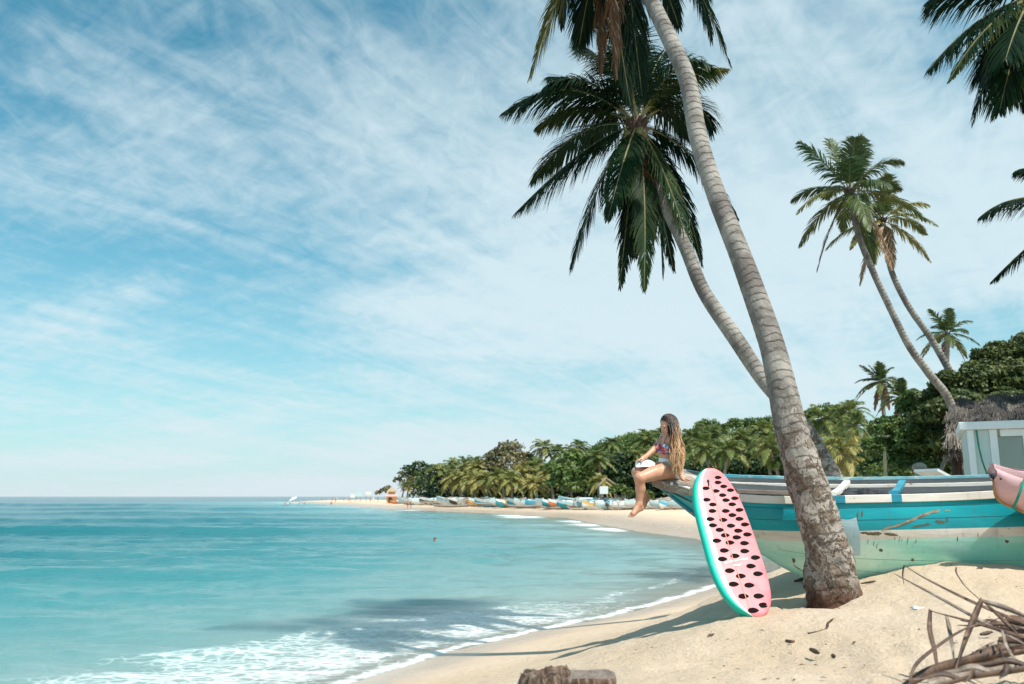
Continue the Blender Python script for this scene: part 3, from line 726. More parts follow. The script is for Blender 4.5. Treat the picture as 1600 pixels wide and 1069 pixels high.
def far_palm(px, py, Y, kind, rot, scale, label, group):
    """crown centre at photo pixel px,py, distance Y"""
    Y2 = deeper(px, Y); scale *= Y2/Y; Y = Y2
    mb, V, Q, T, M = PROTO[kind]
    if len(PME) <= kind or PME[kind] is None:
        while len(PME) <= kind: PME.append(None)
        root = empty('coconut_palm', (0, 0, 0), label, 'palm tree', group)
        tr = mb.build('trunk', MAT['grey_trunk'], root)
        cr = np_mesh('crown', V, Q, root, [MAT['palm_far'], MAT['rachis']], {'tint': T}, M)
        PME[kind] = (tr, cr)
    else:
        root = empty('coconut_palm', (0, 0, 0), label, 'palm tree', group)
        for o in PME[kind]:
            c = o.copy(); COL.objects.link(c); c.parent = root
    h = [6.2, 7.5, 9.5, 5.2, 11.][kind]; bend = [.6, -1.1, 1.6, -.3, -1.9][kind]
    w = P(px, py, Y); ca, sa = math.cos(rot), math.sin(rot)
    x = w.x - (bend*ca - bend*.3*sa)*scale; y = Y - (bend*sa + bend*.3*ca)*scale
    g = g1(x, y); sz = (w.z - g)/h
    root.location = (x, y, g); root.rotation_euler = (0, 0, rot); root.scale = (scale, scale, max(sz, .45) if abs(sz-scale) > .02 else scale)
    return root
GP1 = 'coconut palms along the far beach'
FAR = [
 (640,757,150,0,.3,.80,'small yellowish palm beside the two tier beach hut'),
 (687,746,128,0,1.2,.95,'palm with yellow tinged fronds right of the flat dark tree on the point'),
 (708,737,135,1,2.0,1.0,'taller palm behind the first outriggers, at the left end of the palm row'),
 (706,756,118,3,.5,.75,'low palm drooping over the leftmost outrigger bow'),
 (727,736,130,1,4.2,1.0,'palm in the left palm row whose crown touches the sky above blue boats'),
 (722,757,116,3,3.0,.80,'low yellow green palm in front of dark shade, second above the outriggers'),
 (745,742,122,0,5.0,1.0,'bushy palm directly left of the rusty domed tree'),
 (742,759,112,3,1.0,.78,'low palm over the white boats left of the breaking wave'),
 (760,758,110,3,2.2,.85,'low palm with widely spread fronds below the rusty domed tree'),
 (783,752,108,0,3.3,.85,'palm with arching yellow fronds in front of the rusty domed tree'),
 (800,760,106,3,4.4,.75,'short palm beside the grey fence posts behind the boats'),
 (815,749,112,3,5.5,.85,'palm with one hanging yellow frond between the domed tree and the green tree'),
 (836,765,104,3,.9,.72,'short palm with brownish lower fronds at the left edge of the big green tree'),
 (849,708,132,2,.2,1.0,'tall dark palm standing clear above the tree line'),
 (872,716,128,2,2.5,.95,'dark upright palm just right of the tallest one before the hill'),
 (893,718,140,1,3.1,.9,'dark palm at the left foot of the wooded hill'),
 (836,738,115,1,1.1,.95,'grey green palm rising behind the short brownish one'),
 (858,748,110,0,2.6,.9,'grey green palm pressed against the left side of the big green tree'),
 (935,725,105,2,4.1,1.05,'palm with golden drooping fronds above the white box kiosk'),
 (938,762,98,3,2.1,.55,'very low bright yellow palm beside the white box kiosk'),
 (1012,688,120,2,1.5,1.1,'palm on the slope left of the woman\'s head'),
 (1003,715,112,1,.4,.9,'pale palm behind the woman\'s outstretched arm'),
 (1082,686,105,2,3.0,1.05,'palm right of the woman\'s hair, at the left of the shaded grove'),
 (1100,702,95,1,5.1,1.0,'palm with pale hanging fronds above the tip of the surfboard'),
 (1108,680,112,2,.8,1.0,'darker palm behind the pale one above the surfboard'),
 (1140,704,92,1,2.2,1.0,'palm with a trunk leaning right over the bow rail, in the middle of the grove'),
 (1163,684,104,4,1.3,1.0,'palm with a long pale leaning trunk in the middle of the grove'),
 (1196,678,98,2,3.9,1.05,'palm just left of the big leaning trunk, upper'),
 (1203,700,88,1,5.9,.95,'palm just left of the big leaning trunk, lower'),
 (1286,655,96,2,.1,1.0,'dark palm on the skyline right of the big leaning trunk'),
 (1312,690,72,1,3.4,.75,'pale palm in the gap right of the dark leaning trunk'),
 (1328,646,88,4,2.0,.95,'tallest palm on the skyline between the leaning trunks and the leafy trees'),
 (1336,668,66,2,4.6,.62,'palm with yellowish fronds and thin trunk next to the leafy trees'),
 (1322,716,50,3,.2,.50,'low bright yellow palm bush behind the stern side of the boat rail'),
 (1290,705,80,1,1.9,.8,'palm half hidden behind the dark leaning trunk'),
 (1225,690,110,1,.9,1.0,'palm showing between the two big leaning trunks'),
]
FAR += [
 (742,730,140,2,.6,.9,'dark palm top breaking the skyline left of the rusty domed tree'),
 (765,726,142,4,2.9,.8,'slender palm top against the sky touching the rusty domed tree'),
 (905,706,150,2,1.8,1.0,'palm top on the skyline above the big spreading green tree'),
 (955,692,150,4,3.6,1.0,'palm standing out of the woods left of the hill crest'),
 (1030,684,130,2,5.2,1.05,'palm on the skyline hidden partly by the woman\'s head'),
 (1126,676,125,4,.3,1.0,'tall palm on the skyline above the surfboard tip'),
 (1242,662,120,2,2.4,1.1,'dark palm on the skyline between the two leaning trunks'),
]
for a in FAR: far_palm(a[0], a[1] - (8 if 650 < a[0] < 990 and a[1] > 700 else 0), *a[2:6], a[6], GP1)

# ================================================================== broadleaf trees
def leaves(centers, rad, n, size, rs, flat=.8, up=.35, tint=.5, tvar=.2, shell=.72, aspect=.5, sun_side=None):
    """leaf-sized faces scattered through ellipsoid clumps"""
    V = []; T = []
    for c, r in zip(centers, rad):
        k = max(8, int(n*(r[0]*r[0]))); d = nrm(rs.normal(size=(k, 3))); d[:, 2] = np.where(d[:, 2] < -.35, -d[:, 2], d[:, 2])
        q = shell + (1.08-shell)*rs.rand(k)**.6
        # small lumps on the clump give an uneven outline
        lump = 1 + .16*np.sin(d[:, 0]*7+c[0]*3)*np.sin(d[:, 1]*6+c[1]) + .12*np.sin(d[:, 2]*9+c[2]*2)
        p = np.array(c) + d*(np.array(r)*(q*lump)[:, None])
        nn = nrm(d*.8 + rs.normal(size=(k, 3))*.55 + np.array([0, 0, up])); D = nrm(np.cross(nn, rs.normal(size=(k, 3)))); S = np.cross(nn, D)
        s = size*rs.uniform(.6, 1.35, k)[:, None]
        V.append(np.stack([p - D*s*.5, p + S*s*aspect*.5 + nn*s*.06, p + D*s*.5, p - S*s*aspect*.5 + nn*s*.06], 1))
        ct = tint + rs.uniform(-.16, .16); T.append(np.repeat(np.clip(ct + rs.uniform(-tvar, tvar, k), 0, 1), 4))
    V = np.concatenate(V).reshape(-1, 3); T = np.concatenate(T); Q = np.arange(len(V)).reshape(-1, 4)
    return V, Q, T
def clumpify(blobs, rs, sub=9, k=.45):
    C = []; R = []
    for c, r in blobs:
        for _ in range(sub):
            d = nrm(rs.normal(size=3)); d[2] = abs(d[2])*.9 - .25
            C.append(np.array(c) + d*np.array(r)*.72); f = rs.uniform(.7, 1.2)*k; R.append((r[0]*f, r[1]*f, r[2]*f*.8))
        C.append(np.array(c)); R.append(tuple(q*.75 for q in r))
    return C, R
def broadleaf(label, base, blobs, mat, n, size, seed, trunk_r=.18, sub=9, group=None, tint=.5, aspect=.5, name='broadleaf_tree', cat='tree', limbs=True, k=.45):
    rs = np.random.RandomState(seed); root = empty(name, base, label, cat, group)
    C, R = clumpify(blobs, rs, sub, k)
    V, Q, T = leaves(C, R, n, size, rs, tint=tint, aspect=aspect)
    np_mesh('crown', V, Q, root, [MAT[mat]], {'tint': T})
    if limbs:
        mb = MB(); b = Vector(base); m = Vector(np.mean([c for c, r in blobs], 0))
        fork = b.lerp(Vector((m.x, m.y, b.z + (m.z-b.z)*.55)), .8)
        mb.tube([b + Vector((0, 0, -.5)), b.lerp(fork, .5) + Vector((.1, 0, 0)), fork], [trunk_r*1.3, trunk_r, trunk_r*.8], 8, noise=.1)
        for c, r in blobs:
            e = Vector(c); mb.tube([fork, fork.lerp(e, .5) + Vector((0, 0, -.1*r[0])), e + Vector((0, 0, r[2]*.3))], [trunk_r*.7, trunk_r*.4, trunk_r*.12], 6)
        mb.build('trunk', MAT['grey_trunk'], root)
    return root
def blob(px, py, Y, rpx, squash=.85): r = rpx*Y/F; return (tuple(P(px, py, Y)), (r, r, r*squash))
def base_at(px, Y): x = (px-800)/F*Y; return (x, Y, g1(x, Y))
broadleaf('big dark leafy tree behind the thatched roof at the right edge', base_at(1570, 26),
   [blob(1575,585,26,46),blob(1525,605,25.5,44),blob(1620,560,26,56),blob(1500,640,25,44),blob(1560,640,25,50),blob(1480,598,25.5,26),blob(1640,630,26,60),blob(1605,545,26,28),blob(1560,552,26,26),blob(1535,590,25.5,36),blob(1500,612,25.5,32),blob(1590,610,25.5,44),blob(1455,625,26,24),blob(1545,563,26,28),blob(1470,650,25,40),blob(1500,690,25,40)], 'leaf_almond', 2800, .12, 71, .25, tint=.42, aspect=.65, sub=12)
broadleaf('dense glossy green tree left of the thatched roof', base_at(1430, 27),
   [blob(1440,650,27,38),blob(1400,672,27,34),blob(1432,700,26.5,46),blob(1378,706,27,32),blob(1470,700,26.5,42),blob(1395,735,26.5,38),blob(1440,740,26,42),blob(1480,745,26,36),blob(1360,738,27,24),blob(1425,625,27,22),blob(1490,668,26.5,34),blob(1455,665,27,36)], 'leaf_green', 2300, .125, 72, .2, tint=.42, aspect=.6, sub=11)
TREES = [
 ('dark flat topped tree on the point beside the beach hut', 655, 150, [(655,738,150,13),(640,742,150,12),(668,745,150,15),(650,755,150,18),(672,758,150,14)], 'leaf_dark', .45, 90),
 ('thin feathery tree above the two tier beach hut', 628, 155, [(628,742,155,7),(622,752,155,8),(634,752,155,9),(645,760,150,10)], 'leaf_olive', .35, 91),
 ('yellow green rounded bush left of the two tier beach hut', 596, 175, [(600,768,175,7),(590,771,175,6),(606,764,175,7)], 'leaf_olive', .7, 92),
 ('bright green bushy tree between the beach hut and the first outrigger', 648, 145, [(645,764,145,14),(655,770,145,12),(637,768,145,9)], 'leaf_green', .6, 93),
 ('broad domed tree with rusty blossom in its top', 795, 130, [(797,712,130,20),(778,722,130,18),(812,725,130,18),(795,735,128,26),(770,735,130,16)], 'leaf_olive', .75, 94),
 ('dark tree right behind the rusty domed one', 822, 138, [(820,728,138,18),(838,735,138,16),(770,745,135,18)], 'leaf_dark', .5, 95),
 ('large spreading green tree with layered boughs behind the row of boats', 893, 104, [(893,728,104,22),(870,742,104,20),(915,742,104,22),(885,755,102,28),(912,762,102,20),(868,765,102,14),(895,772,101,16)], 'leaf_green', .55, 96),
 ('dark tree at the foot of the hill right of the golden palm', 970, 112, [(975,735,112,26),(995,748,112,24),(960,752,112,20),(985,765,108,22)], 'leaf_dark', .4, 97),
 ('low green bush with two pale posts beneath the dark tree', 968, 96, [(968,772,96,10),(983,778,96,9),(955,776,96,8),(1010,775,96,12)], 'leaf_green', .5, 98),
 ('dark shaded tree behind the woman\'s back', 1078, 100, [(1070,735,100,20),(1090,742,100,20),(1110,738,100,18)], 'leaf_dark', .3, 99),
 ('grey green rounded tree on the ridge right of the woman', 1105, 175, [(1105,668,175,20),(1125,676,175,18),(1088,678,175,14)], 'leaf_green', .4, 100),
 ('big rounded green tree crowning the hill right of the big leaning trunk', 1285, 150, [(1290,646,150,26),(1266,656,150,20),(1312,658,150,22),(1290,672,150,30),(1240,662,150,22)], 'leaf_green', .4, 101),
 ('round topped tree on the skyline between surfboard and big trunk', 1165, 165, [(1150,668,165,20),(1180,666,165,20),(1205,664,165,20),(1165,684,160,24)], 'leaf_green', .45, 102),
 ('dark tree in the grove behind the middle of the boat rail', 1140, 98, [(1130,732,98,18),(1155,735,98,18),(1180,736,98,20),(1205,738,98,18)], 'leaf_dark', .3, 103),
 ('green bush between the two leaning trunks', 1225, 90, [(1222,728,90,20),(1240,712,90,18),(1262,728,88,20)], 'leaf_green', .4, 104),
 ('leafy green tree in the gap right of the dark leaning trunk', 1325, 60, [(1320,735,60,24),(1345,722,60,22),(1300,742,60,20),(1350,745,58,22)], 'leaf_green', .5, 105),
]
for lab, bx, Y, bl, mat, tint, sd in TREES:
    kf = deeper(bx, Y)/Y; Y *= kf; bl = [(q[0], q[1] - (8 if 630 < q[0] < 990 else 0), q[2]*kf, q[3]*(1.12 if q[0] < 990 else 1)) for q in bl]
    broadleaf(lab, base_at(bx, Y), [blob(*q) for q in bl], mat, 55/kf**2 if Y > 70 else 260, .55*kf**.5 if Y > 70 else .26, sd, .22, sub=9, group='broadleaf trees along the far shore', tint=tint, aspect=.8, k=.42, limbs=not lab.startswith('yellow green'))

# wooded slopes that read as one mass
def forest():
    rs = np.random.RandomState(5); C = []; R = []
    for _ in range(7000):
        hx, hy, sx, sy, hh = HILLS[rs.randint(0, 5)]
        x = hx + rs.normal()*sx*.8; y = hy + rs.normal()*sy*.55
        px = 800 + x/y*F
        if y < 150 or not (835 < px < 1500): continue
        if C and min((x-c[0])**2 + (y-c[1])**2 for c in C[-160:]) < 9: continue
        r = rs.uniform(2.2, 4.2); C.append((x, y, g1(x, y) + r*.7)); R.append((r, r, r*.8))
        if len(C) > 430: break
    V, Q, T = leaves(C, R, 34, .62, rs, tint=.42, tvar=.25, aspect=.8)
    o = np_mesh('forest', V, Q, None, [MAT['leaf_green']], {'tint': T}, off=Vector((0, 0, 0)))
    tag(o, 'dense green woods covering the low hill behind the far beach', 'forest', kind='stuff')
    # dark leaf clumps added to give the shade under the far shore palms
    C = []; R = []
    for px, Y in [(q, None) for q in range(660, 1360, 9)]:
        Y = deeper(px, float(np.interp(px, [660, 760, 840, 940, 1100, 1360], [132, 124, 118, 112, 106, 96]))) + rs.uniform(-4, 4)
        x = (px-800)/F*Y; g = g1(x, Y)
        for k in range(3):
            r = rs.uniform(1.4, 2.4); C.append((x + rs.uniform(-1, 1), Y + rs.uniform(-2, 2), g + .8 + k*2.2*rs.uniform(.7, 1.1))); R.append((r*1.2, r*1.2, r))
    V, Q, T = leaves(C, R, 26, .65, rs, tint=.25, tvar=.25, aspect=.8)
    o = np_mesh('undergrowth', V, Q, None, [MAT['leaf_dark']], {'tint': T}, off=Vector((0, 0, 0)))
    tag(o, 'dark undergrowth added for the shade beneath the palms of the far beach', 'undergrowth', kind='stuff')
forest()

# ================================================================== boats on the far beach
def hull_geo(L, B, Hh, rise=.9, n=15):
    """narrow outrigger hull with raised pointed ends; returns outer rows for lofting"""
    rows = []
    for i in range(n):
        s = -1 + 2*i/(n-1); e = abs(s)
        b = B*.5*(1-e**2.6) + .03; top = Hh + rise*max(0, e-.35)**2*1.6; bot = .0 + (Hh*.75+rise*.5)*max(0, e-.55)**1.6*1.9
        x = s*L*.5
        rows.append([(x, -b, top), (x, -b*.98, top*.62+bot*.38), (x, -b*.8, top*.25+bot*.75), (x, 0, bot), (x, b*.8, top*.25+bot*.75), (x, b*.98, top*.62+bot*.38), (x, b, top)])
    return rows
def far_boat_meshes():
    rows = hull_geo(7.2, 1.0, .95, .5)
    up = MB(); lo = MB(); dk = MB(); fl = MB(); bo = MB()
    up.loft([[r[0], r[1]] for r in rows]); up.loft([[r[5], r[6]] for r in rows])
    lo.loft([[r[1], r[2], r[3], r[4], r[5]] for r in rows])
    dk.loft([[(r[0][0], r[0][1]*.97, r[0][2]-.04), (r[0][0], 0, r[0][2] + (.14 if 3 < i < 11 else -.02)), (r[6][0], r[6][1]*.97, r[6][2]-.04)] for i, r in enumerate(rows)])
    fl.tube([(-2.6, 2.9, .50), (-2.2, 2.9, .25), (0, 2.9, .18), (2.2, 2.9, .25), (2.7, 2.9, .55)], [.05, .13, .16, .13, .04], 8)
    booms = []
    for x in (-1.3, 1.3):
        m = MB(); m.tube([(x, -.7, 1.02), (x, .5, 1.15), (x, 1.9, 1.05), (x, 2.75, .62), (x, 2.9, .30)], [.05, .06, .055, .045, .04], 6); booms.append(m)
    return up, lo, dk, fl, booms
_proto_boat = None
def far_boat(px, py, Y, rot, sc, up, lo, dk, label):
    global _proto_boat
    q = GP(px, float(np.interp(px, *BASE_PY)) + (py if py else ((px*7) % 5 - 3.2)*.45)); x, y, z = q.x, q.y, q.z; sc *= 1.18*min(1.25, max(.95, y/115))
    root = empty('outrigger_boat', (0, 0, 0), label, 'boat', 'outrigger boats drawn up on the far beach')
    if _proto_boat is None:
        a, b, c, d, e = far_boat_meshes()
        parts = [a.build('topsides', MAT['white_paint'], root), b.build('hull', MAT['white_paint'], root), c.build('deck_cover', MAT['white_paint'], root), d.build('float', MAT['grey_wood'], root)] + [m.build('boom', MAT['grey_wood'], root) for m in e]
        _proto_boat = parts
    else:
        parts = []
        for o in _proto_boat:
            c = o.copy(); COL.objects.link(c); c.parent = root; parts.append(c)
    for o, mt in zip(parts, (up, lo, dk)):
        o.material_slots[0].link = 'OBJECT'; o.material_slots[0].material = MAT[mt]
    root.location = (x, y, z - .05); root.rotation_euler = (random.uniform(-.08, .08), 0, math.radians(rot)); root.scale = (sc, sc, sc)
BOATS = [
 (654,0,128,160,1.0,'white_paint','pale_cyan','white_paint','first outrigger from the left, white with its pointed bow raised towards the hut'),
 (671,0,121,205,.9,'pale_cyan','white_paint','grey_wood','pale cyan outrigger lying across the beach behind the first one'),
 (690,0,117,188,.95,'white_paint','dark_wood','pale_cyan','white outrigger with dark bottom in the left group'),
 (706,0,114,250,.95,'sky_paint','teal_paint','pale_cyan','blue hulled outrigger pointing its bow at the sea in the left group'),
 (722,0,111,155,1.1,'pale_cyan','white_paint','white_paint','outrigger with long raised pale cyan bow, highest of the left group'),
 (738,0,108,200,.9,'white_paint','dark_wood','pale_cyan','white outrigger with a dark red bottom right of the raised cyan bow'),
 (750,0,105,170,.95,'white_paint','white_paint','white_paint','all white outrigger left of the breaking wave'),
 (765,0,103,215,.9,'pale_cyan','yellow_paint','white_paint','cyan and yellow outrigger behind the breaking wave'),
 (781,0,101,160,.95,'white_paint','sky_paint','pale_cyan','white outrigger with blue bottom above the breaking wave'),
 (796,0,100,240,.85,'white_paint','teal_paint','white_paint','white outrigger with green bottom pointing seaward'),
 (808,0,98,190,.9,'pale_cyan','white_paint','white_paint','cyan sided outrigger left of the yellow one'),
 (820,0,95,184,.8,'yellow_paint','yellow_paint','white_paint','bright yellow outrigger low on the sand'),
 (834,0,97,160,.9,'pale_cyan','teal_paint','pale_cyan','green bottomed outrigger behind the yellow one'),
 (843,0,96,205,.9,'pale_cyan','white_paint','white_paint','white and cyan outrigger between yellow and blue boats'),
 (858,0,93,183,.75,'sky_paint','sky_paint','pale_cyan','deep blue outrigger nearest the water'),
 (872,0,95,235,.9,'white_paint','teal_paint','white_paint','white outrigger with a green bottom right of the blue one'),
 (884,0,93,170,.95,'pale_cyan','white_paint','pale_cyan','pale outrigger in front of the big green tree'),
 (899,0,91,200,.9,'white_paint','orange_paint','white_paint','white outrigger with orange bottom'),
 (912,0,89,184,.85,'pale_cyan','teal_paint','white_paint','pale cyan outrigger with teal bottom beside the orange one'),
 (925,0,92,158,1.1,'pale_cyan','white_paint','pale_cyan','long outrigger whose cyan bow rises left of the white kiosk'),
 (932,0,87,230,.8,'yellow_paint','white_paint','white_paint','small yellow sided outrigger below the kiosk'),
 (946,0,86,175,.9,'white_paint','sky_paint','pale_cyan','white outrigger with blue bottom below the kiosk'),
 (957,0,84,250,.8,'sky_paint','dark_wood','white_paint','blue outrigger end on to the sea, below the pale posts'),
 (972,0,83,190,.85,'white_paint','pale_cyan','white_paint','white outrigger just left of the woman\'s shin'),
 (986,0,82,165,.85,'dark_wood','teal_paint','white_paint','dark red and green outrigger behind the woman\'s ankles'),
 (1018,0,80,15,.9,'pale_cyan','white_paint','white_paint','cyan outrigger with bow rising right of the woman\'s feet'),
 (1028,0,79,190,.8,'white_paint','white_paint','pale_cyan','white outrigger under the bow of the teal boat'),
 (1044,0,77,240,.8,'sky_paint','white_paint','white_paint','blue sided outrigger right of the woman\'s feet'),
 (1058,0,77,180,.85,'white_paint','pale_cyan','white_paint','white outrigger seen below the teal prow'),
 (1076,0,76,170,.85,'pale_cyan','white_paint','white_paint','last outrigger of the row, half hidden by the surfboard'),
]
for a in BOATS: far_boat(*a)
# ================================================================== far huts, stalls, posts
def at(px, Y): x = (px-800)/F*Y; return x, Y, g1(x, Y)
def u(px_len, Y): return px_len*Y/F
def two_tier_hut():
    Y = GP(616, 786.3).y; x, y, z = at(615, Y); r = empty('beach_hut', (x, y, z), 'orange walled two tier beach hut with thatched top at the end of the tree line', 'hut')
    m = MB(); m.box((x, y, z+.9), (2.5, 2.5, 2.3)); m.build('wall', MAT['orange_wall'], r, smooth=False)
    m = MB(); m.box((x, y, z+2.75), (1.7, 1.7, 1.3)); m.build('upper_wall', MAT['orange_wall'], r, smooth=False)
    def skirt(z0, z1, r0, r1):
        m = MB(); m.loft([[(x+r1*a, y+r1*b, z1) for a, b in ((-1,-1),(1,-1),(1,1),(-1,1))], [(x+r0*a, y+r0*b, z0) for a, b in ((-1,-1),(1,-1),(1,1),(-1,1))], [(x+r0*a, y+r0*b, z0-.15) for a, b in ((-1,-1),(1,-1),(1,1),(-1,1))]], closed=True); return m
    skirt(z+2.0, z+2.6, 1.8, .9).build('lower_roof', MAT['pale_red'], r, smooth=False)
    skirt(z+3.3, z+4.6, 1.35, .08).build('roof', MAT['thatch_light'], r, smooth=False)
    m = MB(); m.box((x-.3, y-1.28, z+.85), (.8, .08, 1.5)); m.build('door', MAT['dark_wood'], r, smooth=False)
paint('orange_wall', (.78,.46,.20), (.70,.40,.17), 2, .8)
paint('pale_red', (.66,.42,.36), (.6,.36,.3), 2, .8)
paint('thatch_light', (.48,.38,.25), (.33,.25,.16), 9, .9, .6)
two_tier_hut()
def sign_box(px, py0, py1, w, Y, mat, label, legs=True, name='beach_stall', cat='stall'):
    Y = GP(px, 785.0 if px < 700 else 794.2).y; x, y, z = at(px, Y); z0 = P(px, py1, Y).z; z1 = P(px, py0, Y).z; r = empty(name, (x, y, z), label, cat)
    m = MB(); m.box((x, y, (z0+z1)/2), (u(w, Y), .8, z1-z0)); m.build('board', mat, r, smooth=False, bevel=.03)
    for s in (-1, 1):
        m = MB(); m.tube([(x+s*u(w, Y)*.42, y, z-.2), (x+s*u(w, Y)*.42, y, z0+.02)], .07, 6); m.build('post', MAT['grey_wood'], r)
sign_box(555, 772, 778, 6, 190, MAT['white_paint'], 'leftmost of three pale stalls on the sandy point')
sign_box(563.5, 769.5, 776, 7, 186, MAT['pale_cyan'], 'tallest pale blue stall in the middle of the three on the point')
sign_box(579, 768.3, 774, 8, 182, MAT['white_paint'], 'white stall on posts nearest the rounded bush')
sign_box(941, 760, 772, 13, 92, MAT['white_paint'], 'white box kiosk in front of the golden palm', name='kiosk', cat='kiosk')
def gable():
    Y = GP(948, 793.6).y; x, y, z = at(948, Y); a = P(936, 757, Y); b = P(962, 757, Y); c = P(946, 746, Y)
    r = empty('thatched_shelter', (x, y, z), 'small thatched shelter roof above the white kiosk', 'shelter')
    m = MB(); m.loft([[a + Vector((0,-1.2,0)), c + Vector((0,-1.2,0)), b + Vector((0,-1.2,0))], [a + Vector((0,1.2,0)), c + Vector((0,1.2,0)), b + Vector((0,1.2,0))]]); o = m.build('roof', MAT['thatch_light'], r, smooth=False)
    md = o.modifiers.new('s', 'SOLIDIFY'); md.thickness = .15
    for q in (a, b):
        for s in (-1, 1):
            m = MB(); m.tube([(q.x*.995, q.y+s, z-.2), (q.x*.995, q.y+s, q.z)], .07, 6); m.build('post', MAT['grey_wood'], r)
gable()
for i, (px, lab) in enumerate([(969, 'left of the two pale upright posts beside the low bush'), (973.5, 'right of the two pale upright posts beside the low bush')]):
    Y = GP(px, 793).y; x, y, z = at(px, Y); m = MB(); m.tube([(x, y, z-.3), (x+.05, y, P(px, 758, Y).z)], [.09, .07], 8); tag(m.build('post', MAT['bamboo']), lab, 'post', 'posts')
def far_fence():
    FY = lambda q: BY(q) + 6
    r0 = at(800, FY(800)); r = empty('fence', r0, 'low pale rail fence with posts behind the boats, under the trees', 'fence')
    pr = None
    for px in range(802, 905, 9):
        x, y, z = at(px, FY(px)); m = MB(); m.box((x, y, z+.6), (.22, .22, 1.6)); m.build('post', MAT['white_paint'] if px % 2 else MAT['grey_wood'], r, smooth=False)
        if pr:
            m = MB(); m.tube([(pr[0], pr[1], pr[2]+1.15), (x, y, z+1.15)], .06, 5); m.build('rail', MAT['grey_wood'], r)
        pr = (x, y, z)
far_fence()
for i, (px, py, Y, s, lab) in enumerate([(716,781,115,.7,'grey'),(1030,777,86,1.0,'grey'),(1040,772,88,1.1,'grey'),(1052,778,84,.9,'grey')][1:]):
    Y = BY(px) + 5; x, y, z = at(px, Y); m = MB(); m.ball((x, y, z+.5), (1.5*s, 1.0*s, .9*s), noise=.12, seg=9, rings=6)
    tag(m.build('rock', MAT['grey_wood']), ['leftmost of three brown boulders seen between the feet and the prow', 'tallest of three brown boulders behind the row of boats, under the prow', 'rightmost of three brown boulders above the white outrigger'][i], 'rock', 'rocks behind the boats')
m = MB(); m.loft(hull_geo(4.5, 1.2, .7, .5)); o = m.build('dinghy', MAT['orange_paint']); o.location = GP(622, 787.3); tag(o, 'small orange dinghy lying on the sand right of the hut', 'boat')
md = o.modifiers.new('s', 'SOLIDIFY'); md.thickness = .06

